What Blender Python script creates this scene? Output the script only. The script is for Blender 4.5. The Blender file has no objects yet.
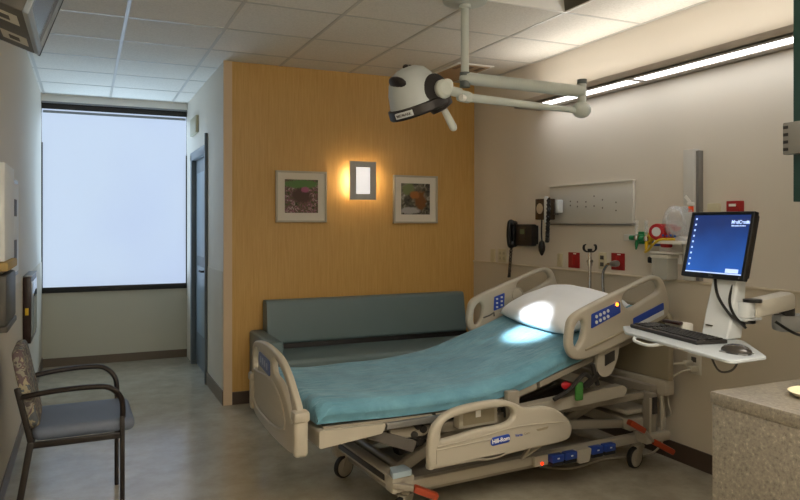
import bpy, bmesh, math, random
from mathutils import Vector, Matrix, Euler
random.seed(4)
R = math.radians
SC = bpy.context.scene
COL = SC.collection

# ------------------------------------------------------------------ camera, world, light, exposure
cam_d = bpy.data.cameras.new('camera')
cam = bpy.data.objects.new('camera', cam_d)
COL.objects.link(cam)
cam.location = (0, 0, 1.45)
cam.rotation_euler = (R(90), 0, R(-24.4))
cam_d.sensor_width = 36.0
cam_d.lens = 694.0 / 800.0 * 36.0
cam_d.shift_y = -27.0 / 800.0
cam_d.clip_start = 0.05
SC.camera = cam

SC.view_settings.view_transform = 'Standard'
SC.view_settings.look = 'None'
SC.view_settings.gamma = 1.0
SC.view_settings.exposure = 0.27
SC.view_settings.use_curve_mapping = False

world = bpy.data.worlds.new('world')
SC.world = world
world.use_nodes = True
world.node_tree.nodes['Background'].inputs[0].default_value = (0.5, 0.65, 0.9, 1)
world.node_tree.nodes['Background'].inputs[1].default_value = 0.6

FIX_DOWN = 4.6        # headwall fixture, lower lens
FIX_UP = 8.5         # headwall fixture, upward light (W)
SHADE_GLOW = 0.545     # daylight through the roller shade
SCONCE_W = 5.5
EXAM_W = 620.0
FILL_W = 21.0  # added downward fill, each of the two unseen ceiling lights
UPFILL_W = 76.0     # added upward fill behind the camera, brightens the ceiling
SKY_W = 460.0         # daylight arriving from outside the shaded window

def area_light(name, loc, rot, sx, sy, power, color, parent=None, spread=180):
    l = bpy.data.lights.new(name, 'AREA')
    l.shape = 'RECTANGLE'; l.size = sx; l.size_y = sy
    l.energy = power; l.color = color; l.spread = R(spread)
    o = bpy.data.objects.new(name, l); COL.objects.link(o)
    o.location = loc; o.rotation_euler = rot
    if parent: o.parent = parent
    return o

# fill lights added out of view to lift the room, no fixtures
area_light('ceiling_fill_light', (0.9, 0.6, 2.70), (0, 0, 0), 0.55, 1.1, FILL_W, (1.0, 0.93, 0.82))
area_light('ceiling_fill_light', (1.9, 0.6, 2.70), (0, 0, 0), 0.55, 1.1, FILL_W, (1.0, 0.93, 0.82))
area_light('upward_fill_light', (1.45, -0.45, 2.15), (R(180), 0, 0), 1.2, 1.0, UPFILL_W, (1.0, 0.95, 0.88))  # added unseen fill, bounced off the ceiling

# daylight outside the window: sky from both sides and light thrown up from the ground
def aim(loc, dst):
    return (Vector(dst) - Vector(loc)).to_track_quat('-Z', 'Y').to_euler()
for loc, dst, k, wd in (((2.6, 10.2, 3.4), (-0.4, 6.5, 0.9), 1.0, 2.0), ((-2.0, 10.2, 3.4), (1.0, 6.5, 1.0), 1.0, 2.0), ((0.3, 9.8, -0.5), (0.3, 6.2, 2.74), 2.2, 4.5)):
    area_light('daylight', loc, aim(loc, dst), wd, 1.4, SKY_W * k, (0.54, 0.77, 1.0))

# ------------------------------------------------------------------ helpers
def s2l(c):
    return c / 12.92 if c <= 0.04045 else ((c + 0.055) / 1.055) ** 2.4
def hexc(h):
    h = h.lstrip('#')
    return tuple(s2l(int(h[i:i+2], 16) / 255.0) for i in (0, 2, 4)) + (1.0,)

MATS = {}
def mat(name, col, rough=0.5, metal=0.0, var=0.0, vscale=8.0, bump=0.0, bscale=120.0, spec=0.5,
        emit=None, estr=0.0, alpha=1.0, trans=0.0, coat=0.0, sss=0.0):
    m = bpy.data.materials.new(name); m.use_nodes = True
    nt = m.node_tree; b = nt.nodes['Principled BSDF']
    c = hexc(col) if isinstance(col, str) else tuple(col) + (1.0,)
    b.inputs['Base Color'].default_value = c
    b.inputs['Roughness'].default_value = rough
    b.inputs['Metallic'].default_value = metal
    b.inputs['Specular IOR Level'].default_value = spec
    b.inputs['Alpha'].default_value = alpha
    b.inputs['Transmission Weight'].default_value = trans
    b.inputs['Coat Weight'].default_value = coat
    if emit:
        b.inputs['Emission Color'].default_value = hexc(emit) if isinstance(emit, str) else tuple(emit) + (1.0,)
        b.inputs['Emission Strength'].default_value = estr
    tc = nt.nodes.new('ShaderNodeTexCoord')
    if var > 0:
        n = nt.nodes.new('ShaderNodeTexNoise'); n.inputs['Scale'].default_value = vscale
        n.inputs['Detail'].default_value = 5
        nt.links.new(tc.outputs['Object'], n.inputs['Vector'])
        mx = nt.nodes.new('ShaderNodeMix'); mx.data_type = 'RGBA'
        mx.inputs[6].default_value = tuple(max(0, v * (1 - var)) for v in c[:3]) + (1,)
        mx.inputs[7].default_value = tuple(min(1, v * (1 + var)) for v in c[:3]) + (1,)
        nt.links.new(n.outputs['Fac'], mx.inputs[0])
        nt.links.new(mx.outputs[2], b.inputs['Base Color'])
    if bump > 0:
        n2 = nt.nodes.new('ShaderNodeTexNoise'); n2.inputs['Scale'].default_value = bscale
        n2.inputs['Detail'].default_value = 3
        nt.links.new(tc.outputs['Object'], n2.inputs['Vector'])
        bp = nt.nodes.new('ShaderNodeBump'); bp.inputs['Strength'].default_value = bump
        bp.inputs['Distance'].default_value = 0.01
        nt.links.new(n2.outputs['Fac'], bp.inputs['Height'])
        nt.links.new(bp.outputs['Normal'], b.inputs['Normal'])
    MATS[name] = m
    return m

def spline(pts, n=6, closed=False):
    """Catmull-Rom through the points, any dimension."""
    P = [tuple(p) for p in pts]; out = []; L = len(P)
    segs = L if closed else L - 1
    for i in range(segs):
        if closed:
            p0, p1, p2, p3 = P[(i-1) % L], P[i], P[(i+1) % L], P[(i+2) % L]
        else:
            p0, p1, p2, p3 = P[max(i-1, 0)], P[i], P[i+1], P[min(i+2, L-1)]
        for k in range(n):
            t = k / n
            out.append(tuple(0.5 * ((2*b) + (-a + c)*t + (2*a - 5*b + 4*c - d)*t*t + (-a + 3*b - 3*c + d)*t**3)
                             for a, b, c, d in zip(p0, p1, p2, p3)))
    if not closed: out.append(P[-1])
    return out

def chamfer(pts, r, n=4):
    """round the corners of a closed 2D polygon"""
    out = []; L = len(pts)
    for i in range(L):
        a, b, c = Vector(pts[i-1]), Vector(pts[i]), Vector(pts[(i+1) % L])
        d1, d2 = (a - b), (c - b)
        rr = min(r, d1.length * 0.48, d2.length * 0.48)
        p1, p2 = b + d1.normalized() * rr, b + d2.normalized() * rr
        for k in range(n + 1):
            t = k / n
            out.append(tuple(p1 * (1-t)**2 + b * 2*t*(1-t) + p2 * t*t))
    return out

class MB:
    def __init__(s): s.v = []; s.f = []
    def add(s, vs, fs, M=None):
        o = len(s.v)
        for p in vs:
            p = Vector(p)
            s.v.append(tuple(M @ p if M is not None else p))
        s.f += [tuple(i + o for i in f) for f in fs]
        return s
    def box(s, c, d, bevel=0.0, rot=None, seg=2):
        bm = bmesh.new(); bmesh.ops.create_cube(bm, size=1.0)
        bmesh.ops.scale(bm, vec=d, verts=bm.verts)
        if bevel > 0:
            bmesh.ops.bevel(bm, geom=bm.edges[:], offset=min(bevel, min(d)*0.49), segments=seg, profile=0.5, affect='EDGES')
        M = Matrix.Translation(c)
        if rot is not None:
            M = M @ (rot.to_4x4() if isinstance(rot, Matrix) else Euler(rot).to_matrix().to_4x4())
        bm.verts.index_update()
        s.add([v.co.copy() for v in bm.verts], [tuple(v.index for v in f.verts) for f in bm.faces], M)
        bm.free(); return s
    def bb(s, lo, hi, bevel=0.0, seg=2):
        return s.box([(a+b)/2 for a, b in zip(lo, hi)], [abs(b-a) for a, b in zip(lo, hi)], bevel, None, seg)
    def beam(s, p0, p1, w, h, bevel=0.004, up=(0, 0, 1)):
        p0, p1 = Vector(p0), Vector(p1); d = p1 - p0; L = d.length
        x = d.normalized()
        if abs(x.z) > 0.999: up = (0, 1, 0)
        y = Vector(up).cross(x).normalized(); z = x.cross(y)
        Rm = Matrix((x, y, z)).transposed()
        return s.box((p0 + p1) / 2, (L, w, h), bevel, Rm)
    def tube(s, pts, r, seg=10, smooth=0, closed=False, caps=True):
        if smooth: pts = spline(pts, smooth, closed)
        P = [Vector(p) for p in pts]; n = len(P)
        rs = r if isinstance(r, (list, tuple)) else None
        T = []
        for i in range(n):
            a = P[i-1] if (i > 0 or closed) else P[i]
            b = P[(i+1) % n] if (i < n-1 or closed) else P[i]
            T.append((b - a).normalized())
        N = T[0].orthogonal().normalized(); vs = []
        for i in range(n):
            if i:
                N = (N - T[i] * N.dot(T[i]))
                N = N.normalized() if N.length > 1e-6 else T[i].orthogonal().normalized()
            B = T[i].cross(N)
            if rs:
                q = i / (n-1) * (len(rs)-1); k = min(int(q), len(rs)-2); rr = rs[k] + (rs[k+1]-rs[k])*(q-k)
            else: rr = r
            for k in range(seg):
                a = 2*math.pi*k/seg
                vs.append(P[i] + (N*math.cos(a) + B*math.sin(a))*rr)
        fs = []
        m = n if closed else n-1
        for i in range(m):
            j = (i+1) % n
            for k in range(seg):
                k2 = (k+1) % seg
                fs.append((i*seg+k, i*seg+k2, j*seg+k2, j*seg+k))
        if caps and not closed:
            fs.append(tuple(reversed(range(seg)))); fs.append(tuple((n-1)*seg+k for k in range(seg)))
        return s.add(vs, fs)
    def cyl(s, p0, p1, r, seg=20, r2=None):
        return s.tube([p0, p1], [r, r if r2 is None else r2], seg)
    def lathe(s, prof, c=(0, 0, 0), axis=(0, 0, 1), seg=28):
        """prof: list of (radius, height)"""
        A = Vector(axis).normalized(); N = A.orthogonal().normalized(); B = A.cross(N); c = Vector(c)
        vs = []; fs = []
        for r, h in prof:
            for k in range(seg):
                a = 2*math.pi*k/seg
                vs.append(c + A*h + (N*math.cos(a) + B*math.sin(a))*max(r, 1e-5))
        for i in range(len(prof)-1):
            for k in range(seg):
                k2 = (k+1) % seg
                fs.append((i*seg+k, i*seg+k2, (i+1)*seg+k2, (i+1)*seg+k))
        fs.append(tuple(reversed(range(seg)))); fs.append(tuple((len(prof)-1)*seg+k for k in range(seg)))
        return s.add(vs, fs)
    def ball(s, c, r, seg=16, rot=None):
        r = r if isinstance(r, (tuple, list)) else (r, r, r)
        vs = []; fs = []; n = seg // 2
        M = Matrix.Translation(c)
        if rot is not None: M = M @ Euler(rot).to_matrix().to_4x4()
        for i in range(n+1):
            t = math.pi*i/n
            for k in range(seg):
                a = 2*math.pi*k/seg
                vs.append((r[0]*max(math.sin(t), 1e-4)*math.cos(a), r[1]*max(math.sin(t), 1e-4)*math.sin(a), r[2]*math.cos(t)))
        for i in range(n):
            for k in range(seg):
                k2 = (k+1) % seg
                fs.append((i*seg+k, (i+1)*seg+k, (i+1)*seg+k2, i*seg+k2))
        return s.add(vs, fs, M)
    def prism(s, poly, plane, a, b):
        """extrude 2D polygon; plane 'xz' -> along y from a to b, etc."""
        def P(u, v, w):
            return {'xz': (u, w, v), 'xy': (u, v, w), 'yz': (w, u, v)}[plane]
        n = len(poly)
        vs = [P(u, v, a) for u, v in poly] + [P(u, v, b) for u, v in poly]
        fs = [tuple(range(n)), tuple(reversed(range(n, 2*n)))]
        for i in range(n):
            j = (i+1) % n
            fs.append((j, i, n+i, n+j))
        return s.add(vs, fs)
    def plate(s, outline, holes, thick, bevel, M):
        """flat plate with holes, rounded edges; 2D curve filled and extruded"""
        cu = bpy.data.curves.new('tmp', 'CURVE'); cu.dimensions = '2D'; cu.fill_mode = 'BOTH'
        cu.extrude = max(thick/2 - bevel, 0.0005); cu.bevel_depth = bevel; cu.bevel_resolution = 3
        cu.offset = -bevel
        def area(pl): return sum(pl[i-1][0]*pl[i][1] - pl[i][0]*pl[i-1][1] for i in range(len(pl)))
        allp = [outline if area(outline) > 0 else outline[::-1]] + [h if area(h) < 0 else h[::-1] for h in holes]
        for pl in allp:
            sp = cu.splines.new('POLY'); sp.points.add(len(pl)-1); sp.use_cyclic_u = True
            for q, p in zip(sp.points, pl): q.co = (p[0], p[1], 0, 1)
        o = bpy.data.objects.new('tmp', cu); COL.objects.link(o)
        dg = bpy.context.evaluated_depsgraph_get()
        me = bpy.data.meshes.new_from_object(o.evaluated_get(dg))
        s.add([v.co.copy() for v in me.vertices], [tuple(p.vertices) for p in me.polygons], M)
        bpy.data.objects.remove(o); bpy.data.curves.remove(cu); bpy.data.meshes.remove(me)
        return s
    def text(s, body, size, M, thick=0.0006, bold=0.0, align='CENTER'):
        cu = bpy.data.curves.new('tmp', 'FONT'); cu.body = body; cu.size = size
        cu.extrude = thick; cu.offset = bold
        cu.align_x = align; cu.align_y = 'CENTER'
        o = bpy.data.objects.new('tmp', cu); COL.objects.link(o)
        dg = bpy.context.evaluated_depsgraph_get()
        me = bpy.data.meshes.new_from_object(o.evaluated_get(dg))
        s.add([v.co.copy() for v in me.vertices], [tuple(p.vertices) for p in me.polygons], M)
        bpy.data.objects.remove(o); bpy.data.curves.remove(cu); bpy.data.meshes.remove(me)
        return s
    def build(s, name, m, parent=None, smooth=35, **kw):
        me = bpy.data.meshes.new(name)
        me.from_pydata(s.v, [], s.f); me.update()
        bm = bmesh.new(); bm.from_mesh(me)
        bmesh.ops.remove_doubles(bm, verts=bm.verts, dist=1e-5)
        bmesh.ops.recalc_face_normals(bm, faces=bm.faces); bm.to_mesh(me); bm.free()
        if smooth:
            me.polygons.foreach_set('use_smooth', [True]*len(me.polygons))
            me.set_sharp_from_angle(angle=R(smooth))
        me.materials.append(MATS[m] if isinstance(m, str) else m)
        o = bpy.data.objects.new(name, me); COL.objects.link(o)
        if parent is not None: o.parent = parent
        for k, v in kw.items(): o[k] = v
        return o

def frame(o, x, y, z=None):
    """matrix with local X->x, Y->y (both vectors), origin o"""
    x = Vector(x).normalized(); y = Vector(y); y = (y - x*y.dot(x)).normalized()
    z = x.cross(y)
    M = Matrix((x, y, z)).transposed().to_4x4(); M.translation = Vector(o)
    return M

def thing(name, label, cat, loc=(0, 0, 0), rz=0.0, group=None, rot=None):
    o = bpy.data.objects.new(name, None); COL.objects.link(o)
    o.empty_display_size = 0.1
    o.location = loc; o.rotation_euler = rot if rot else (0, 0, rz)
    o['label'] = label; o['category'] = cat
    if group: o['group'] = group
    return o
def tag(o, label, cat, group=None):
    o['label'] = label; o['category'] = cat
    if group: o['group'] = group
    return o
def struct(name, mb, m, parent=None, smooth=35):
    return mb.build(name, m, parent, smooth, **({} if parent else {'kind': 'structure'}))
def copy_tree(o, parent=None):
    c = o.copy(); COL.objects.link(c)
    if parent is not None: c.parent = parent
    for ch in list(o.children): copy_tree(ch, c)
    return c

# ------------------------------------------------------------------ materials
mat('wall_paint', '#ddd5c7', 0.62, var=0.02, vscale=2, bump=0.02, bscale=300, spec=0.35)
mat('wall_wainscot', '#d3c9b6', 0.6, var=0.02, vscale=2, bump=0.02, bscale=300, spec=0.35)
mat('window_wall_paint', '#c6c4b4', 0.6, var=0.02, vscale=2, spec=0.35)
mat('rail_paint', '#d2c6ae', 0.4)
mat('cream_trim', '#d6bd9c', 0.5)
mat('baseboard', '#4a3c31', 0.42)
mat('baseboard_light', '#6e6050', 0.42)
mat('ceiling_grid', '#b9b6ae', 0.30, spec=0.6)
mat('housing_brown', '#b8ada2', 0.5)
mat('lens_white', '#f4f6fa', 0.4, emit='#f2f2f4', estr=FIX_DOWN)
mat('black', '#0b0b0c', 0.4)
mat('black_soft', '#14110f', 0.55)
mat('dark_bronze', '#251f1b', 0.4, metal=0.2)
mat('window_frame', '#1c1916', 0.5)
mat('door_paint', '#6d757a', 0.42)
mat('door_panel', '#8a9aa3', 0.35)
mat('shade_box', '#8f949a', 0.45)
mat('steel', '#9a9a98', 0.28, metal=0.9)
mat('chrome', '#c8c8c8', 0.15, metal=1.0)
mat('brushed', '#8e8d8b', 0.38, metal=0.7)
mat('bed_plastic', '#ada594', 0.38, var=0.015, vscale=3)
mat('bed_plastic_dark', '#958b73', 0.45)
mat('bed_metal', '#91897a', 0.4, var=0.02)
mat('mechanism', '#2d2925', 0.5)
mat('bumper_blue', '#9fb0b8', 0.4)
mat('label_blue', '#24449c', 0.4)
mat('pedal_blue', '#23408f', 0.45)
mat('white', '#eceae4', 0.4)
mat('off_white', '#d8d4c8', 0.45)
mat('cool_white', '#cfd4d6', 0.45)
mat('linen', '#e9ecef', 0.85, bump=0.25, bscale=14, spec=0.2)
mat('orange', '#9c3a1a', 0.4)
mat('led_orange', '#ff8a20', 0.4, emit='#ff7a1a', estr=5.0)
mat('led_red', '#ff3a10', 0.4, emit='#ff2a08', estr=3.0)
mat('rubber', '#1c1a18', 0.6)
mat('rubber_grey', '#55504a', 0.6)
mat('vinyl_sofa', '#66787a', 0.42, var=0.04, vscale=5, bump=0.03, bscale=60)
mat('chair_frame', '#1c1512', 0.4)
mat('chair_arm', '#1c1210', 0.3)
mat('chair_seat', '#667082', 0.6, var=0.06, vscale=60, bump=0.1, bscale=400)
mat('lamp_grey', '#b3b9b8', 0.4)
mat('lamp_arm', '#c3c8c0', 0.4)
mat('lamp_dark', '#221c1a', 0.42)
mat('lamp_lens', '#f6f8ff', 0.2, emit='#eaf2ff', estr=3.0)
mat('board_grey', '#cac8c1', 0.4)
mat('plate_ivory', '#cfc6a6', 0.45)
mat('red', '#9c1418', 0.45)
mat('red_bright', '#b01a22', 0.4)
mat('green', '#0e7a45', 0.4)
mat('green_tag', '#44803a', 0.5)
mat('yellow', '#d8b21c', 0.45)
mat('blue_knob', '#2c55a8', 0.4)
mat('orange_tag', '#ff5a1c', 0.5)
mat('clear_plastic', '#dfe6ea', 0.12, alpha=0.25, spec=0.6)
mat('canister', '#d5d3c8', 0.2, alpha=0.55)
mat('dark_green', '#1f3a33', 0.4)
mat('grey_panel', '#6c6a63', 0.5)
mat('dish_cream', '#e6dcb8', 0.4)
mat('tv_grey', '#55534e', 0.5)
mat('tv_silver', '#8f9aa6', 0.35)
mat('tv_screen', '#3c3c5a', 0.12, spec=0.8)
mat('frame_silver', '#b7b09e', 0.35, metal=0.3)
mat('mat_board', '#ddd6c8', 0.7)
mat('paper', '#eceff2', 0.7)
mat('paper_tan', '#b49a62', 0.7)
mat('photo_dark', '#4a3a2c', 0.6)
mat('cabinet_wood', '#2b1512', 0.35)
mat('cabinet_glass', '#9aa6ad', 0.08, spec=0.9)
mat('cord_white', '#c9c2b0', 0.5)
mat('keyboard', '#26221f', 0.5)
mat('keycap', '#1a1816', 0.55)
mat('mouse', '#3a3632', 0.22)
mat('sign_ivory', '#b9b295', 0.5)
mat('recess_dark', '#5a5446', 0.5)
mat('vent_tan', '#b39a7c', 0.5)
mat('vent_dark', '#75604e', 0.5)

def wood_material():
    m = bpy.data.materials.new('maple_panel'); m.use_nodes = True; nt = m.node_tree
    b = nt.nodes['Principled BSDF']; b.inputs['Roughness'].default_value = 0.42
    tc = nt.nodes.new('ShaderNodeTexCoord'); mp = nt.nodes.new('ShaderNodeMapping')
    mp.inputs['Scale'].default_value = (38, 38, 1.6)
    nt.links.new(tc.outputs['Object'], mp.inputs['Vector'])
    n = nt.nodes.new('ShaderNodeTexNoise'); n.inputs['Scale'].default_value = 2.2; n.inputs['Detail'].default_value = 8
    n.inputs['Roughness'].default_value = 0.65; n.inputs['Distortion'].default_value = 0.4
    nt.links.new(mp.outputs[0], n.inputs['Vector'])
    n2 = nt.nodes.new('ShaderNodeTexNoise'); n2.inputs['Scale'].default_value = 1.3; n2.inputs['Detail'].default_value = 2
    nt.links.new(tc.outputs['Object'], n2.inputs['Vector'])
    r = nt.nodes.new('ShaderNodeValToRGB')
    r.color_ramp.elements[0].position = 0.32; r.color_ramp.elements[0].color = hexc('#c59a52')
    r.color_ramp.elements[1].position = 0.68; r.color_ramp.elements[1].color = hexc('#d4aa64')
    nt.links.new(n.outputs['Fac'], r.inputs['Fac'])
    mx = nt.nodes.new('ShaderNodeMix'); mx.data_type = 'RGBA'; mx.blend_type = 'MULTIPLY'
    mx.inputs[0].default_value = 0.35
    nt.links.new(r.outputs[0], mx.inputs[6])
    r2 = nt.nodes.new('ShaderNodeValToRGB'); r2.color_ramp.elements[0].color = (0.85, 0.82, 0.78, 1)
    r2.color_ramp.elements[0].position = 0.3; r2.color_ramp.elements[1].position = 0.7
    nt.links.new(n2.outputs['Fac'], r2.inputs['Fac']); nt.links.new(r2.outputs[0], mx.inputs[7])
    nt.links.new(mx.outputs[2], b.inputs['Base Color'])
    MATS['maple_panel'] = m
wood_material()

def floor_material():
    m = bpy.data.materials.new('sheet_vinyl'); m.use_nodes = True; nt = m.node_tree
    b = nt.nodes['Principled BSDF']
    tc = nt.nodes.new('ShaderNodeTexCoord')
    n = nt.nodes.new('ShaderNodeTexNoise'); n.inputs['Scale'].default_value = 5; n.inputs['Detail'].default_value = 9
    n.inputs['Roughness'].default_value = 0.7
    nt.links.new(tc.outputs['Object'], n.inputs['Vector'])
    r = nt.nodes.new('ShaderNodeValToRGB')
    r.color_ramp.elements[0].position = 0.35; r.color_ramp.elements[0].color = hexc('#a29a88')
    r.color_ramp.elements[1].position = 0.65; r.color_ramp.elements[1].color = hexc('#bcb4a0')
    nt.links.new(n.outputs['Fac'], r.inputs['Fac']); nt.links.new(r.outputs[0], b.inputs['Base Color'])
    v = nt.nodes.new('ShaderNodeTexNoise'); v.inputs['Scale'].default_value = 26; v.inputs['Detail'].default_value = 4
    nt.links.new(tc.outputs['Object'], v.inputs['Vector'])
    rr = nt.nodes.new('ShaderNodeMapRange'); rr.inputs['To Min'].default_value = 0.15; rr.inputs['To Max'].default_value = 0.21
    b.inputs['Specular IOR Level'].default_value = 0.75
    nt.links.new(v.outputs['Fac'], rr.inputs['Value']); nt.links.new(rr.outputs[0], b.inputs['Roughness'])
    bp = nt.nodes.new('ShaderNodeBump'); bp.inputs['Strength'].default_value = 0.012; bp.inputs['Distance'].default_value = 0.01
    nt.links.new(v.outputs['Fac'], bp.inputs['Height']); nt.links.new(bp.outputs[0], b.inputs['Normal'])
    MATS['sheet_vinyl'] = m
floor_material()

def tile_material():
    m = bpy.data.materials.new('ceiling_tile'); m.use_nodes = True; nt = m.node_tree
    b = nt.nodes['Principled BSDF']; b.inputs['Roughness'].default_value = 0.85
    tc = nt.nodes.new('ShaderNodeTexCoord')
    n = nt.nodes.new('ShaderNodeTexNoise'); n.inputs['Scale'].default_value = 90; n.inputs['Detail'].default_value = 4
    nt.links.new(tc.outputs['Object'], n.inputs['Vector'])
    r = nt.nodes.new('ShaderNodeValToRGB')
    r.color_ramp.elements[0].position = 0.3; r.color_ramp.elements[0].color = hexc('#d6d1c6')
    r.color_ramp.elements[1].position = 0.6; r.color_ramp.elements[1].color = hexc('#e2ddd3')
    nt.links.new(n.outputs['Fac'], r.inputs['Fac']); nt.links.new(r.outputs[0], b.inputs['Base Color'])
    bp = nt.nodes.new('ShaderNodeBump'); bp.inputs['Strength'].default_value = 0.15; bp.inputs['Distance'].default_value = 0.003
    nt.links.new(n.outputs['Fac'], bp.inputs['Height']); nt.links.new(bp.outputs[0], b.inputs['Normal'])
    MATS['ceiling_tile'] = m
tile_material()

def shade_material():
    m = bpy.data.materials.new('roller_shade_fabric'); m.use_nodes = True; nt = m.node_tree
    b = nt.nodes['Principled BSDF']; b.inputs['Base Color'].default_value = hexc('#808890')
    b.inputs['Roughness'].default_value = 0.9
    tc = nt.nodes.new('ShaderNodeTexCoord')
    w = nt.nodes.new('ShaderNodeTexNoise'); w.inputs['Scale'].default_value = 1.0; w.inputs['Detail'].default_value = 1
    nt.links.new(tc.outputs['Object'], w.inputs['Vector'])
    r = nt.nodes.new('ShaderNodeValToRGB')
    r.color_ramp.elements[0].position = 0.35; r.color_ramp.elements[0].color = (0.74, 0.88, 1.18, 1)
    r.color_ramp.elements[1].position = 0.65; r.color_ramp.elements[1].color = (0.80, 0.95, 1.18, 1)
    nt.links.new(w.outputs['Fac'], r.inputs['Fac'])
    nt.links.new(r.outputs[0], b.inputs['Emission Color'])
    b.inputs['Emission Strength'].default_value = SHADE_GLOW
    tr = nt.nodes.new('ShaderNodeBsdfTransparent'); mx = nt.nodes.new('ShaderNodeMixShader')
    mx.inputs[0].default_value = 0.18         # open weave of the fabric
    nt.links.new(b.outputs[0], mx.inputs[1]); nt.links.new(tr.outputs[0], mx.inputs[2])
    nt.links.new(mx.outputs[0], nt.nodes['Material Output'].inputs['Surface'])
    MATS['roller_shade_fabric'] = m
shade_material()

def sheet_material():
    m = bpy.data.materials.new('teal_sheet'); m.use_nodes = True; nt = m.node_tree
    b = nt.nodes['Principled BSDF']; b.inputs['Roughness'].default_value = 0.85
    b.inputs['Specular IOR Level'].default_value = 0.2
    b.inputs['Sheen Weight'].default_value = 0.15
    tc = nt.nodes.new('ShaderNodeTexCoord')
    n = nt.nodes.new('ShaderNodeTexNoise'); n.inputs['Scale'].default_value = 7; n.inputs['Detail'].default_value = 8
    n.inputs['Roughness'].default_value = 0.6
    nt.links.new(tc.outputs['Object'], n.inputs['Vector'])
    r = nt.nodes.new('ShaderNodeValToRGB')
    r.color_ramp.elements[0].position = 0.3; r.color_ramp.elements[0].color = hexc('#598899')
    r.color_ramp.elements[1].position = 0.7; r.color_ramp.elements[1].color = hexc('#6f9fb0')
    nt.links.new(n.outputs['Fac'], r.inputs['Fac']); nt.links.new(r.outputs[0], b.inputs['Base Color'])
    mp = nt.nodes.new('ShaderNodeMapping'); mp.inputs['Scale'].default_value = (3.2, 9, 4)
    mp.inputs['Rotation'].default_value = (0, 0, 0.35)
    nt.links.new(tc.outputs['Object'], mp.inputs['Vector'])
    n2 = nt.nodes.new('ShaderNodeTexNoise'); n2.inputs['Scale'].default_value = 1.6; n2.inputs['Detail'].default_value = 7
    n2.inputs['Distortion'].default_value = 0.8
    nt.links.new(mp.outputs[0], n2.inputs['Vector'])
    bp = nt.nodes.new('ShaderNodeBump'); bp.inputs['Strength'].default_value = 0.9; bp.inputs['Distance'].default_value = 0.03
    nt.links.new(n2.outputs['Fac'], bp.inputs['Height']); nt.links.new(bp.outputs[0], b.inputs['Normal'])
    MATS['teal_sheet'] = m
sheet_material()

def speckle_material():
    m = bpy.data.materials.new('speckled_solid_surface'); m.use_nodes = True; nt = m.node_tree
    b = nt.nodes['Principled BSDF']; b.inputs['Roughness'].default_value = 0.3
    tc = nt.nodes.new('ShaderNodeTexCoord')
    v = nt.nodes.new('ShaderNodeTexNoise'); v.inputs['Scale'].default_value = 75; v.inputs['Detail'].default_value = 3
    v.inputs['Roughness'].default_value = 0.8
    nt.links.new(tc.outputs['Object'], v.inputs['Vector'])
    r = nt.nodes.new('ShaderNodeValToRGB')
    e = r.color_ramp.elements
    e[0].position = 0.33; e[0].color = hexc('#645d52')
    e[1].position = 0.70; e[1].color = hexc('#aba28f')
    k = e.new(0.44); k.color = hexc('#7f786c')
    k = e.new(0.58); k.color = hexc('#8a8274')
    nt.links.new(v.outputs['Fac'], r.inputs['Fac']); nt.links.new(r.outputs[0], b.inputs['Base Color'])
    MATS['speckled_solid_surface'] = m
speckle_material()

def camo_material():
    m = bpy.data.materials.new('patterned_upholstery'); m.use_nodes = True; nt = m.node_tree
    b = nt.nodes['Principled BSDF']; b.inputs['Roughness'].default_value = 0.8
    tc = nt.nodes.new('ShaderNodeTexCoord')
    v = nt.nodes.new('ShaderNodeTexNoise'); v.inputs['Scale'].default_value = 14; v.inputs['Detail'].default_value = 6
    v.inputs['Distortion'].default_value = 0.3
    nt.links.new(tc.outputs['Object'], v.inputs['Vector'])
    r = nt.nodes.new('ShaderNodeValToRGB'); r.color_ramp.interpolation = 'CONSTANT'
    e = r.color_ramp.elements
    e[0].position = 0.0; e[0].color = hexc('#57504f')
    e[1].position = 0.42; e[1].color = hexc('#8d8a7c')
    for p, c in ((0.48, '#6b5a5c'), (0.54, '#a39a80'), (0.6, '#5d6266')):
        k = e.new(p); k.color = hexc(c)
    nt.links.new(v.outputs['Fac'], r.inputs['Fac']); nt.links.new(r.outputs[0], b.inputs['Base Color'])
    MATS['patterned_upholstery'] = m
camo_material()

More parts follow.
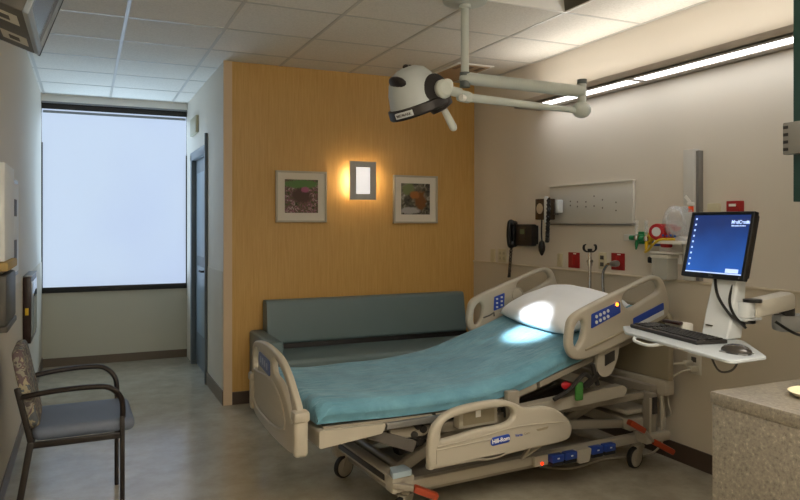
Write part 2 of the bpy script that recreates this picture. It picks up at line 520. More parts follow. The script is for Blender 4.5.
def blotch_material(name, stops, scale, distort=1.0, detail=4, blob=None):
    """printed photograph: noise blotches plus an optional soft blob (centre, radii, colour)"""
    m = bpy.data.materials.new(name); m.use_nodes = True; nt = m.node_tree
    b = nt.nodes['Principled BSDF']; b.inputs['Roughness'].default_value = 0.25
    tc = nt.nodes.new('ShaderNodeTexCoord')
    v = nt.nodes.new('ShaderNodeTexNoise'); v.inputs['Scale'].default_value = scale; v.inputs['Detail'].default_value = detail
    v.inputs['Distortion'].default_value = distort
    nt.links.new(tc.outputs['Object'], v.inputs['Vector'])
    r = nt.nodes.new('ShaderNodeValToRGB'); e = r.color_ramp.elements
    e[0].position, e[0].color = stops[0][0], hexc(stops[0][1])
    e[1].position, e[1].color = stops[-1][0], hexc(stops[-1][1])
    for p, c in stops[1:-1]:
        k = e.new(p); k.color = hexc(c)
    nt.links.new(v.outputs['Fac'], r.inputs['Fac'])
    last = r.outputs[0]
    for (c, rad, colr) in (blob or []):
        mp = nt.nodes.new('ShaderNodeMapping'); mp.vector_type = 'POINT'
        mp.inputs['Scale'].default_value = (1/rad[0], 1.0, 1/rad[1])
        mp.inputs['Location'].default_value = (-c[0]/rad[0], 0, -c[1]/rad[1])
        nt.links.new(tc.outputs['Object'], mp.inputs['Vector'])
        ad = nt.nodes.new('ShaderNodeVectorMath'); ad.operation = 'MULTIPLY_ADD'
        ad.inputs[1].default_value = (0.9, 0, 0.9); nt.links.new(v.outputs['Color'], ad.inputs[0])
        nt.links.new(mp.outputs[0], ad.inputs[2])
        sb = nt.nodes.new('ShaderNodeVectorMath'); sb.operation = 'SUBTRACT'; sb.inputs[1].default_value = (0.45, 0, 0.45)
        nt.links.new(ad.outputs[0], sb.inputs[0])
        l = nt.nodes.new('ShaderNodeVectorMath'); l.operation = 'LENGTH'; nt.links.new(sb.outputs[0], l.inputs[0])
        q = nt.nodes.new('ShaderNodeMapRange'); q.inputs['From Min'].default_value = 0.8; q.inputs['From Max'].default_value = 1.15
        q.inputs['To Min'].default_value = 1; q.inputs['To Max'].default_value = 0
        nt.links.new(l.outputs['Value'], q.inputs['Value'])
        mx = nt.nodes.new('ShaderNodeMix'); mx.data_type = 'RGBA'
        nt.links.new(q.outputs[0], mx.inputs[0]); nt.links.new(last, mx.inputs[6])
        mx.inputs[7].default_value = hexc(colr); last = mx.outputs[2]
    nt.links.new(last, b.inputs['Base Color'])
    MATS[name] = m
blotch_material('garden_print', [(0.3, '#1e2a18'), (0.42, '#5a5d3a'), (0.5, '#6b4a48'), (0.58, '#9a6a78'), (0.68, '#b9bfa8')], 34, 1.5, 5,
                [((0.0, 0.105), (0.16, 0.035), '#5f7f48'), ((0.0, 0.01), (0.085, 0.06), '#4f3a32'), ((0.03, 0.06), (0.035, 0.025), '#a8607c')])
blotch_material('animal_print', [(0.3, '#1c1a16'), (0.45, '#4a4638'), (0.55, '#6b6552'), (0.7, '#a5a198')], 20, 1.0, 5,
                [((-0.07, 0.09), (0.06, 0.05), '#6a7348'), ((0.05, -0.01), (0.055, 0.085), '#74481f'), ((-0.01, 0.04), (0.05, 0.035), '#95602f'),
                 ((-0.06, -0.10), (0.1, 0.03), '#a8a4a0')])

def screen_material():
    m = bpy.data.materials.new('lit_screen'); m.use_nodes = True; nt = m.node_tree
    b = nt.nodes['Principled BSDF']; b.inputs['Base Color'].default_value = (0.01, 0.01, 0.02, 1); b.inputs['Roughness'].default_value = 0.3
    tc = nt.nodes.new('ShaderNodeTexCoord'); sp = nt.nodes.new('ShaderNodeSeparateXYZ')
    nt.links.new(tc.outputs['Object'], sp.inputs[0])
    mr = nt.nodes.new('ShaderNodeMapRange'); mr.inputs['From Min'].default_value = -0.14; mr.inputs['From Max'].default_value = 0.14
    nt.links.new(sp.outputs['Z'], mr.inputs['Value'])
    n = nt.nodes.new('ShaderNodeTexNoise'); n.inputs['Scale'].default_value = 9; nt.links.new(tc.outputs['Object'], n.inputs['Vector'])
    ad = nt.nodes.new('ShaderNodeMath'); ad.operation = 'MULTIPLY_ADD'; ad.inputs[1].default_value = 0.35; 
    nt.links.new(n.outputs['Fac'], ad.inputs[0]); nt.links.new(mr.outputs[0], ad.inputs[2])
    r = nt.nodes.new('ShaderNodeValToRGB')
    r.color_ramp.elements[0].position = 0.2; r.color_ramp.elements[0].color = hexc('#2a68c8')
    r.color_ramp.elements[1].position = 1.1; r.color_ramp.elements[1].color = hexc('#1a3470')
    nt.links.new(ad.outputs[0], r.inputs['Fac']); nt.links.new(r.outputs[0], b.inputs['Emission Color'])
    b.inputs['Emission Strength'].default_value = 0.72
    MATS['lit_screen'] = m
screen_material()
mat('screen_white', '#9fb4dc', 0.4, emit='#b8cdf4', estr=0.9)
mat('sconce_glass', '#f4ece0', 0.4, emit='#f3efee', estr=0.60)
mat('sconce_metal', '#aeaca8', 0.45, metal=0.3)
mat('keycap_blue', '#5f86d6', 0.4)

# ------------------------------------------------------------------ the room
XL, XR, XC = -0.40, 3.30, 1.005
YW, YB, YN = 5.60, 7.82, -1.30
H = 2.74
struct('floor', MB().bb((XL-0.1, YN-0.1, -0.1), (XR+0.1, YB+0.3, 0)), 'sheet_vinyl')

# ceiling: tiles with an opening for the recessed fitting
cm = MB()
xs = [XL-0.1] + [0.235 + 0.61*i for i in range(-1, 6) if XL < 0.235 + 0.61*i < XR] + [XR+0.1]
ys = [YN-0.1] + [3.45 + 0.61*i for i in range(-8, 8) if YN < 3.45 + 0.61*i < YB] + [YB+0.3]
for i in range(len(xs)-1):
    for j in range(len(ys)-1):
        x0, x1, y0, y1 = xs[i], xs[i+1], ys[j], ys[j+1]
        if abs(x0-2.065) < .01 and abs(y1-3.45) < .01: continue
        cm.add([(x0, y0, H), (x1, y0, H), (x1, y1, H), (x0, y1, H)], [(0, 1, 2, 3)])
ceil_o = struct('ceiling', cm, 'ceiling_tile', smooth=0)
sol = ceil_o.modifiers.new('thick', 'SOLIDIFY'); sol.thickness = 0.02; sol.offset = -1 if False else 1
sol.offset = 1.0
g = MB()
for x in xs[1:-1]:
    yend = YB if x < XC else YW
    g.bb((x-0.011, YN, H-0.003), (x+0.011, yend, H+0.0), 0)
for y in ys[1:-1]:
    g.bb((XL, y-0.010, H-0.0022), (XC if y > YW else XR, y+0.010, H+0.0), 0)
struct('trim_1', g, 'ceiling_grid', smooth=0)
e = MB()
e.bb((XL, YN, H-0.02), (XL+0.02, YB, H-0.017)).bb((XR-0.02, YN, H-0.02), (XR, YW, H-0.017)).bb((XC-0.02, YW, H-0.02), (XC, YB, H-0.017))

# left wall with darker wainscot
struct('wall_left', MB().bb((XL-0.1, YN, 0), (XL, YB+0.2, H)), 'wall_paint')
struct('wall_left_wainscot', MB().bb((XL, YN, 0.10), (XL+0.004, YB, 1.06)), 'wall_wainscot')
struct('baseboard_left', MB().bb((XL, YN, 0), (XL+0.012, YB, 0.10)), 'baseboard_light')
# headwall on the right
struct('wall_right', MB().bb((XR, YN, 0), (XR+0.1, YW+0.1, H)), 'wall_paint')
struct('wall_right_wainscot', MB().bb((XR-0.006, YN, 0.11), (XR, YW, 1.10)), 'wall_wainscot')
struct('trim_2', MB().bb((XR-0.016, YN, 1.09), (XR, YW, 1.105), 0.003), 'rail_paint')
struct('baseboard_right', MB().bb((XR-0.016, YN, 0), (XR, YW, 0.11)), 'baseboard')
# wall behind the camera
struct('wall_near', MB().bb((XL-0.1, YN-0.1, 0), (XR+0.1, YN, H)), 'wall_paint')
# wood panelled wall
struct('wall_far', MB().bb((1.067, YW, 0), (XR, YW+0.1, H)), 'maple_panel')
struct('baseboard_far', MB().bb((1.067, YW-0.012, 0), (XR-0.016, YW, 0.10)), 'baseboard')
# corridor wall with door
cw = MB()
cw.bb((XC, YW, 0), (XC+0.062, 6.50, H)).bb((XC, 7.42, 0), (XC+0.062, YB+0.2, H)).bb((XC, 6.50, 2.13), (XC+0.062, 7.42, H))
struct('wall_corridor', cw, 'wall_paint')
struct('wall_corridor_wainscot', MB().bb((XC-0.004, YW+0.05, 0.10), (XC, 6.40, 1.06)), 'wall_wainscot')
struct('trim_3', MB().bb((XC-0.006, YW-0.010, 0), (1.067, YW, H)), 'cream_trim')
struct('baseboard_corridor', MB().bb((XC-0.014, YW+0.0, 0), (XC, 6.40, 0.11)), 'baseboard_light')
struct('trim_4', MB().bb((XC-0.028, 6.395, 0), (XC, 6.42, 2.26), 0.003), 'door_paint')
dr = struct('door_1', MB().bb((XC+0.035, 6.54, 0.01), (XC+0.06, 7.38, 2.09), 0.002), 'door_paint')
dp = MB()
dp.bb((XC+0.028, 6.66, 1.12), (XC+0.036, 7.26, 1.95), 0.003).build('vision_panel', 'door_panel', dr)
MB().bb((XC+0.028, 6.66, 0.35), (XC+0.036, 7.26, 1.02), 0.003).build('door_panel', 'door_panel', dr)
hd = MB(); hd.bb((XC+0.028, 6.57, 0.94), (XC+0.036, 6.62, 1.06), 0.003)
hd.tube([(XC+0.03, 6.595, 1.0), (XC-0.025, 6.595, 1.0), (XC-0.03, 6.62, 1.0), (XC-0.03, 6.70, 1.0)], 0.010)
hd.build('door_handle', 'black_soft', dr)
fr = MB()
fr.bb((XC-0.012, 6.42, 0), (XC+0.06, 6.54, 2.15), 0.003).bb((XC-0.012, 7.38, 0), (XC+0.06, 7.46, 2.15), 0.003).bb((XC-0.012, 6.42, 2.09), (XC+0.06, 7.46, 2.17), 0.003)
fr.build('door_frame', 'door_paint', dr)
so = MB().bb((XC-0.03, 6.95, 2.33), (XC, 7.35, 2.50), 0.006).build('wall_sign', 'sign_ivory')
tag(so, 'small beige rectangular box high on the wall above the grey door', 'sign')

# window wall: spandrel below, shade above
struct('wall_window', MB().bb((XL, YB, 0), (XC, YB+0.1, 0.76)).bb((XL, YB+0.01, 2.66), (XC, YB+0.1, H)), 'window_wall_paint')
struct('baseboard_window', MB().bb((XL, YB-0.012, 0), (XC, YB, 0.085)), 'baseboard_light')
w = struct('window_1', MB().bb((XL, YB-0.02, 0.745), (XC, YB+0.06, 0.80), 0.003).bb((XL, YB-0.012, 0.80), (XL+0.012, YB+0.04, 2.26)).bb((XC-0.010, YB-0.012, 0.80), (XC, YB+0.04, 2.18))
           .bb((XL, YB-0.012, 2.60), (XC, YB+0.05, 2.665))
           .bb((XL, YB+0.009, 0.80), (XL+0.004, YB+0.2, 2.65)).bb((XC-0.004, YB+0.009, 0.80), (XC, YB+0.2, 2.65)), 'window_frame')  # outer jamb strips added to cover glaring wall edges beyond the shade
MB().bb((XL+0.012, YB+0.06, 0.80), (XC-0.01, YB+0.07, 2.58)).build('window_pane', mat('window_glass', '#e8f0f4', 0.05, alpha=0.06), w)
struct('trim_5', MB().bb((XL, YB-0.05, 2.67), (XC, YB, H)), 'white')
sh = thing('roller_shade', 'lowered pale blue glowing roller shade filling the corridor window', 'window shade', (0.3, YB, 2.625))
MB().add([(XL+0.004-0.3, 0.006, -1.83), (XC-0.004-0.3, 0.006, -1.83), (XC-0.004-0.3, 0.006, 0.03), (XL+0.004-0.3, 0.006, 0.03)], [(0, 1, 2, 3)]).build('shade_cloth', 'roller_shade_fabric', sh, smooth=0)
MB().bb((XL-0.3+0.004, -0.045, 0.03), (XC-0.3-0.004, -0.002, 0.085), 0.004).build('headrail', 'shade_box', sh)
MB().bb((XL-0.3+0.014, 0.0, -0.065), (XC-0.3-0.012, 0.004, -0.04), 0.001).build('hem_bar', 'shade_box', sh)

# recessed fitting in the ceiling
rf = thing('recessed_ceiling_fitting', 'square recessed coffer opening in the ceiling tiles near the headwall', 'ceiling fitting', (2.37, 3.145, H))
a = 0.293
for k in range(4):
    c_, s_ = [(1, 0), (0, 1), (-1, 0), (0, -1)][k]
    q4 = [(a, -a, 0.001), (a, a, 0.001), (a-0.10, a-0.10, 0.16), (a-0.10, -a+0.10, 0.16)]
    q4 = [(c_*x_-s_*y_, s_*x_+c_*y_, z_) for x_, y_, z_ in q4]
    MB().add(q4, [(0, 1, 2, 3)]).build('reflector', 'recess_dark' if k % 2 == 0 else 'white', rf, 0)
MB().bb((-a+0.10, -a+0.10, 0.155), (a-0.10, a-0.10, 0.165)).build('top_panel', 'off_white', rf, 0)
f = MB()
for s in (-1, 1):
    f.bb((s*a if s < 0 else a, -a-0.012, -0.006), ((s*a-0.014) if s < 0 else a+0.014, a+0.012, 0.002))
    f.bb((-a, (s*a), -0.006), (a, s*(a+0.012), 0.002))
f.build('flange', 'white', rf, 0)
# long ceiling vent
cv = thing('ceiling_vent', 'long tan slotted air vent in the ceiling by the wood wall', 'vent', (2.885, 5.24, H))
MB().bb((-0.17, -0.38, -0.012), (0.17, 0.33, -0.003), 0.002).build('vent_frame', 'white', cv)
MB().bb((-0.145, -0.355, -0.016), (0.145, 0.305, -0.010), 0.001).build('grille', 'vent_tan', cv)
q = MB()
for i in range(3):
    q.bb((-0.13+i*0.10, -0.33, -0.018), (-0.09+i*0.10, -0.20, -0.014))
q.build('slot', 'vent_dark', cv)

# ------------------------------------------------------------------ headwall light fixture
hl = thing('overbed_light_fixture', 'long dark wall fixture with bright white lenses above the bed', 'light', (XR, 3.08, 2.345))
y0, y1 = -1.55, 1.50
MB().bb((-0.24, y0, 0.0), (-0.228, y1, 0.05), 0.002).bb((-0.24, y0, 0), (-0.002, y0+0.012, 0.05)).bb((-0.24, y1-0.012, 0), (-0.002, y1, 0.05)) \
    .bb((-0.24, y0, 0.0), (-0.20, y1, 0.012)).bb((-0.085, y0, 0.0), (-0.002, y1, 0.012)).bb((-0.21, 0.255, 0.0), (-0.08, 0.30, 0.012)) \
    .bb((-0.21, y0, 0.0), (-0.08, y0+0.06, 0.012)).bb((-0.21, y1-0.10, 0.0), (-0.08, y1, 0.012)) \
    .bb((-0.015, y0, 0.0), (-0.002, y1, 0.05)).build('housing', 'housing_brown', hl)
MB().bb((-0.20, y0+0.06, 0.004), (-0.086, 0.255, 0.012)).build('lens', 'lens_white', hl, label='longer bright lens')
MB().bb((-0.20, 0.30, 0.004), (-0.086, y1-0.10, 0.012)).build('lens', 'lens_white', hl, label='shorter bright lens')
MB().bb((-0.226, y0+0.012, 0.022), (-0.016, y1-0.012, 0.03)).build('tray', 'housing_brown', hl)
for (yc, ly) in ((-0.62, 1.7), (0.86, 1.2)):
    area_light('uplight', (-0.14, yc, 0.045), (R(180), R(-26), 0), 0.10, ly, FIX_UP * ly / 2.9, (1.0, 0.95, 0.88), hl)

# ------------------------------------------------------------------ wood wall: sconce and pictures
sc_ = thing('wall_sconce', 'lit rectangular grey sconce with white glass on the wood wall', 'light', (2.15, YW, 1.81))
MB().bb((-0.05, -0.05, -0.06), (0.05, 0.0, 0.06), 0.004).build('back_box', 'sconce_metal', sc_)
pl = chamfer([(-0.12, -0.163), (0.12, -0.163), (0.12, 0.163), (-0.12, 0.163)], 0.003)
ho = [(-0.063, -0.113), (0.063, -0.113), (0.063, 0.113), (-0.063, 0.113)]
MB().plate(pl, [ho], 0.008, 0.001, frame((0, -0.10, 0), (1, 0, 0), (0, 0, 1))).build('face_plate', 'sconce_metal', sc_)
MB().bb((-0.063, -0.103, -0.113), (0.063, -0.085, 0.113), 0.002).build('glass', 'sconce_glass', sc_)
MB().bb((-0.012, -0.09, -0.012), (0.012, -0.04, 0.012)).build('stem', 'sconce_metal', sc_)
for s in (-1, 1):
    area_light('sconce_bulb', (s*0.075, -0.085, 0.0), (R(-90), 0, 0), 0.05, 0.20, SCONCE_W/2, (1.0, 0.78, 0.52), sc_)

def picture(loc, label, art, w=0.435, h=0.425):
    t = thing('framed_picture', label, 'picture', loc, group='framed prints on the wood wall')
    o = [(-w/2, -h/2), (w/2, -h/2), (w/2, h/2), (-w/2, h/2)]
    i = [(-w/2+0.016, -h/2+0.016), (w/2-0.016, -h/2+0.016), (w/2-0.016, h/2-0.016), (-w/2+0.016, h/2-0.016)]
    MB().plate(o, [i], 0.03, 0.003, frame((0, -0.017, 0), (1, 0, 0), (0, 0, 1))).build('frame', 'frame_silver', t)
    MB().bb((-w/2+0.012, -0.018, -h/2+0.012), (w/2-0.012, -0.012, h/2-0.012)).build('mat_board', 'mat_board', t)
    MB().bb((-0.142, -0.0195, -0.134), (0.142, -0.018, 0.142)).build('print', art, t, 0)
    return t
picture((1.635, YW, 1.668), 'square silver framed garden print with pink flowers, left of the sconce', 'garden_print')
picture((2.685, YW, 1.66), 'square silver framed print of an orange brown animal, right of the sconce', 'animal_print')

# ------------------------------------------------------------------ sofa
so = thing('sofa', 'dark teal vinyl sleeper sofa against the wood wall behind the bed', 'sofa', (2.2, 5.25, 0))
MB().bb((-0.86, -0.34, 0.06), (0.92, 0.27, 0.34), 0.012).build('base', 'vinyl_sofa', so)
MB().bb((-0.875, -0.36, 0.34), (0.93, 0.16, 0.455), 0.03, 4).build('seat_cushion', 'vinyl_sofa', so)
bk = [(0.145, 0.487), (0.325, 0.487), (0.325, 0.83), (0.20, 0.835)]
bp_ = chamfer(bk, 0.035, 5)
MB().prism(bp_, 'yz', -0.89, 0.90).build('back_cushion', 'vinyl_sofa', so)
MB().bb((-0.87, 0.17, 0.34), (0.92, 0.335, 0.487), 0.004).build('back_support', 'black_soft', so)
arm = MB().bb((-1.0, -0.32, 0.06), (-0.885, 0.335, 0.59), 0.022, 3).build('armrest', 'vinyl_sofa', so)
MB().bb((-0.995, -0.33, 0), (-0.90, -0.25, 0.06)).build('leg', 'black_soft', so)
MB().bb((-0.995, 0.22, 0), (-0.90, 0.30, 0.06)).build('leg', 'black_soft', so)
MB().bb((0.80, -0.30, 0), (0.88, -0.22, 0.06)).build('leg', 'black_soft', so)
MB().bb((0.80, 0.18, 0), (0.88, 0.26, 0.06)).build('leg', 'black_soft', so)

# ------------------------------------------------------------------ guest chair
ch = thing('guest_chair', 'armchair with blue grey seat and patterned backrest by the left wall', 'chair', (-0.032, 3.92, 0), R(1))
seat = chamfer([(-0.20, -0.235), (0.255, -0.235), (0.255, 0.235), (-0.20, 0.235)], 0.05, 5)
MB().plate(seat, [], 0.065, 0.028, frame((0, 0, 0.45), (1, 0, 0), (0, 1, 0))).build('seat', 'chair_seat', ch)
bkm = MB()
outline = chamfer([(-0.215, 0.0), (0.215, 0.0), (0.225, 0.30), (0.19, 0.395), (-0.19, 0.395), (-0.225, 0.30)], 0.09, 6)
bkm.plate(outline, [], 0.05, 0.018, frame((-0.190, 0, 0.46), (0, 1, 0), (-0.20, 0, 1)))
bkm.build('backrest', 'patterned_upholstery', ch)
for s in (-1, 1):
    MB().beam((0.195, s*0.235, 0.0), (0.195, s*0.235, 0.50), 0.022, 0.030, 0.004).build('leg', 'chair_frame', ch)
    r = MB().beam((-0.275, s*0.235, 0.0), (-0.205, s*0.235, 0.42), 0.022, 0.030, 0.004)
    r.beam((-0.205, s*0.235, 0.42), (-0.262, s*0.235, 0.68), 0.022, 0.026, 0.004)
    r.build('leg', 'chair_frame', ch, label='rear leg rising to hold the backrest')
    MB().tube([(-0.25, s*0.235, 0.635), (-0.10, s*0.25, 0.655), (0.06, s*0.26, 0.66), (0.14, s*0.255, 0.645), (0.19, s*0.245, 0.585), (0.197, s*0.235, 0.49)], 0.0135, 10, 6).build('armrest', 'chair_arm', ch)
MB().beam((-0.205, -0.235, 0.405), (0.195, -0.235, 0.405), 0.02, 0.03).beam((-0.205, 0.235, 0.405), (0.195, 0.235, 0.405), 0.02, 0.03) \
    .beam((0.185, -0.235, 0.405), (0.185, 0.235, 0.405), 0.02, 0.03).beam((-0.20, -0.235, 0.405), (-0.20, 0.235, 0.405), 0.02, 0.03).build('seat_frame', 'chair_frame', ch)
MB().bb((-0.26, 0.222, 0.655), (-0.235, 0.254, 0.68), 0.005).build('arm_tab', 'red_bright', ch, label='small red tab by the far armrest')

# ------------------------------------------------------------------ hospital bed
bed = thing('hospital_bed', 'beige adjustable hospital bed with raised head and side rails', 'bed', (0.87, 3.37, 0), R(4))
XZ = lambda y: frame((0, y, 0), (1, 0, 0), (0, 0, 1))    # 2D (x, z) plate standing at local y, normal -y
YZ = lambda x: frame((x, 0, 0), (0, 1, 0), (0, 0, 1))    # 2D (y, z) plate standing at local x, normal +x

# footboard
fo = spline([(0.46, 0.60), (0.462, 0.70), (0.445, 0.775), (0.36, 0.815), (0.14, 0.832), (-0.12, 0.812), (-0.27, 0.755), (-0.36, 0.695),
             (-0.43, 0.64), (-0.452, 0.55), (-0.455, 0.475), (-0.40, 0.43), (-0.20, 0.405), (0.10, 0.398), (0.38, 0.415), (0.45, 0.47)], 5, True)
h1 = spline([(0.425, 0.66), (0.428, 0.73), (0.395, 0.772), (0.33, 0.782), (0.30, 0.74), (0.33, 0.67)], 4, True)
h2 = spline([(0.0, 0.785), (-0.10, 0.778), (-0.22, 0.735), (-0.32, 0.66), (-0.365, 0.575), (-0.32, 0.56), (-0.25, 0.63), (-0.14, 0.695), (-0.02, 0.715)], 4, True)
fb = MB().plate(fo, [h1, h2], 0.032, 0.009, YZ(0)).build('footboard', 'bed_plastic', bed)
fb.rotation_euler = (0, 0, R(-4)); fb.location = (-0.016, 0, 0)
MB().bb((-0.032, -0.458, 0.43), (0.032, -0.408, 0.60), 0.018, 3).build('corner_post', 'bed_plastic', fb)
MB().bb((-0.032, 0.415, 0.43), (0.032, 0.462, 0.60), 0.018, 3).build('corner_post', 'bed_plastic', fb)
rp = spline([(0.43, 0.50), (0.30, 0.462), (0.05, 0.455), (-0.15, 0.475), (-0.235, 0.505)], 5)
MB().tube([(-0.017, a_, b_) for a_, b_ in rp], 0.008, 8).build('ridge', 'bed_plastic', fb)
rp = spline([(0.44, 0.52), (0.43, 0.64), (0.30, 0.66), (0.02, 0.675), (-0.16, 0.62), (-0.235, 0.55), (-0.235, 0.505)], 5)
MB().tube([(-0.016, a_, b_) for a_, b_ in rp], 0.006, 8).build('ridge', 'bed_plastic', fb)
lb = chamfer([(0.27, 0.705), (0.275, 0.775), (0.045, 0.762), (0.035, 0.685)], 0.02)
MB().plate(lb, [], 0.006, 0.001, YZ(-0.018)).build('label_plate', mat('label_slate', '#4f5f8c', 0.4), fb, label='blue control label on the footboard')
tm = MB()
for (yy, zz) in ((0.225, 0.740), (0.18, 0.737), (0.135, 0.733), (0.09, 0.727)):
    tm.bb((-0.0225, yy-0.013, zz-0.016), (-0.0208, yy+0.013, zz+0.016))
tm.build('symbol', mat('label_pale', '#8d98b4', 0.4), fb)
co = MB().bb((-0.036, -0.468, 0.585), (0.036, -0.40, 0.632), 0.012).build('collar', 'bed_plastic', fb)
MB().bb((-0.036, 0.41, 0.585), (0.036, 0.472, 0.632), 0.012).build('collar', 'bed_plastic', fb)

# headboard
ho_ = spline([(0.47, 0.52), (0.475, 0.80), (0.42, 0.93), (0.0, 0.96), (-0.42, 0.93), (-0.475, 0.80), (-0.47, 0.52)], 5)
hb = MB().plate(ho_, [], 0.045, 0.012, YZ(2.24)).build('headboard', 'bed_plastic_dark', bed)
MB().bb((2.20, -0.46, 0.43), (2.29, 0.46, 0.52), 0.012).build('bumper_band', 'bed_plastic', hb)

# deck and mattress
def ztop(x):
    P = [(0.0, 0.655), (0.25, 0.645), (0.60, 0.635), (0.85, 0.637), (1.02, 0.655), (1.2, 0.695), (1.45, 0.768), (1.75, 0.855), (2.12, 0.965)]
    for (a_, b_), (c_, d_) in zip(P, P[1:]):
        if x <= c_: t = (x-a_)/(c_-a_); return b_ + (d_-b_)*t
    return P[-1][1]
def smooth_z(x): return sum(ztop(x+dx) for dx in (-0.08, -0.04, 0, 0.04, 0.08))/5
mt = MB(); vs = []; fs = []
NX, NY = 84, 40; x0_, x1_ = 0.03, 2.15; Wd = 0.445; TH = 0.092
prof = []
for k in range(NY+1):                      # cross-section from near bottom over the top to the far bottom
    t = k/NY
    if t < 0.14: s_ = t/0.14; prof.append((-Wd + 0.018*math.cos(s_*1.57) - 0.018, -TH + s_*(TH-0.045)))
    elif t > 0.86: s_ = (1-t)/0.14; prof.append((Wd - 0.018*math.cos(s_*1.57) + 0.018, -TH + s_*(TH-0.045)))
    else:
        s_ = (t-0.14)/0.72; y = -Wd + 2*Wd*s_
        edge = min(s_, 1-s_)*2*Wd
        y2 = -Wd - 0.018 + (2*Wd+0.036)*s_
        z = -0.045*(1-min(1, edge/0.06))**2
        prof.append((y2, z))
rnd = random.Random(2)
waves = [(rnd.uniform(3, 16), rnd.uniform(2, 12), rnd.uniform(0, 6.3), rnd.uniform(0.0006, 0.002)) for _ in range(12)]
for i in range(NX+1):
    x = x0_ + (x1_-x0_)*i/NX
    ed = min(x-x0_, x1_-x); er = 0.03*(1-min(1, ed/0.05))**2
    slope = (smooth_z(x+0.02)-smooth_z(x-0.02))/0.04
    for (y, z) in prof:
        w_ = sum(a_*math.sin(fx*x + fy*y + ph) for fx, fy, ph, a_ in waves)
        sag = 0.012*math.sin(x*9+0.6)*abs(y)/Wd if z < -0.04 else 0
        vs.append((x - slope*z*0.9, y*(1-er*0.4), smooth_z(x) + (z-er if z > -TH*0.6 else z) + w_ + sag*(1 if z < -0.1 else 0)))
n = NY+1
for i in range(NX):
    for k in range(NY):
        fs.append((i*n+k, i*n+k+1, (i+1)*n+k+1, (i+1)*n+k))
    fs.append((i*n+NY, i*n, (i+1)*n, (i+1)*n+NY))
fs.append(tuple(range(n))); fs.append(tuple(reversed(range(NX*n, NX*n+n))))
mt.add(vs, fs)
ms = mt.build('mattress', 'teal_sheet', None, 60)
ms.location = bed.location; ms.rotation_euler = bed.rotation_euler
tag(ms, 'mattress covered by a teal blue sheet lying on the hospital bed', 'mattress')

dk = MB()
def slab(xa, xb, off, th, ya, yb, mb):
    pa, pb = smooth_z(xa)-TH-off, smooth_z(xb)-TH-off
    mb.prism([(xa, pa-th), (xb, pb-th), (xb, pb), (xa, pa)], 'xz', ya, yb)
for xa, xb in ((0.06, 0.62), (0.64, 1.0), (1.02, 1.26), (1.28, 2.18)):
    slab(xa, xb, 0.012, 0.03, -0.44, 0.44, dk)
dk.build('deck', 'bed_metal', bed)
MB().prism(chamfer([(0.03, 0.46), (0.34, 0.485), (0.36, 0.545), (0.36, 0.515), (0.31, 0.52), (0.03, 0.52)][:2] + [(0.36, 0.527), (0.03, 0.538)], 0.012), 'xz', -0.465, 0.465).build('foot_section', 'bed_plastic', bed)
for s in (-1, 1):
    MB().beam((0.36, s*0.462, 0.515), (0.66, s*0.462, 0.515), 0.02, 0.030).build('slide_rail', 'brushed', bed)

# siderails, head pair (raised)
ro = spline([(1.398, 0.808), (1.405, 0.886), (1.425, 0.945), (1.49, 0.985), (1.647, 1.038), (1.85, 1.10), (1.99, 1.143), (2.06, 1.15), (2.12, 1.118),
             (2.165, 1.01), (2.168, 0.94), (2.13, 0.90), (2.06, 0.877), (1.95, 0.835), (1.647, 0.745), (1.50, 0.722), (1.43, 0.745)], 5, True)
rh1 = spline([(1.445, 0.82), (1.455, 0.90), (1.495, 0.935), (1.518, 0.905), (1.505, 0.835), (1.468, 0.79)], 4, True)
rh2 = spline([(1.80, 1.01), (1.815, 1.06), (1.92, 1.095), (2.03, 1.125), (2.078, 1.10), (2.08, 1.06), (2.0, 1.025), (1.86, 0.975)], 4, True)
def head_rail(y, lab):
    s = 1 if y > 0 else -1
    r_ = MB().plate(ro, [rh1, rh2], 0.045, 0.016, XZ(y)).build('head_siderail', 'bed_plastic', bed, label=lab)
    return r_
nr = head_rail(-0.50, 'near raised siderail with control keypad')
frl = head_rail(0.50, 'far raised siderail')
FRL_SHIFT = (0.05, 0, -0.012); frl.location = FRL_SHIFT
# near keypad (outer face)
def quad_plate(pts, y, th, m, name, parent, r=0.008, **kw):
    return MB().plate(chamfer(pts, r), [], th, 0.001, XZ(y)).build(name, m, parent, **kw)
kp = quad_plate([(1.56, 0.885), (1.775, 0.958), (1.768, 1.022), (1.562, 0.962)], -0.5245, 0.005, 'label_blue', 'keypad', nr, label='blue keypad')
for i in range(4):
    for j in range(2):
        x = 1.595 + i*0.028; z = 0.918 + j*0.03 + i*0.0085
        MB().cyl((x, -0.527, z), (x, -0.5295, z), 0.0095, 10).build('keypad_button', 'cool_white', nr)
MB().cyl((1.745, -0.526, 1.005), (1.745, -0.531, 1.005), 0.010, 14).build('status_light', 'led_orange', nr, label='glowing orange light')
quad_plate([(1.875, 0.882), (2.115, 0.955), (2.112, 0.995), (1.872, 0.92)], -0.5245, 0.005, 'label_blue', 'label_plate', nr, label='long blue label strip')
quad_plate([(1.88, 0.855), (2.115, 0.925), (2.115, 0.953), (1.878, 0.880)], -0.5245, 0.005, 'cool_white', 'instruction_panel', nr)
MB().tube([(1.52, -0.524, 0.775), (1.70, -0.524, 0.825), (1.85, -0.524, 0.868)], 0.006, 8).build('groove', 'bed_plastic_dark', nr)
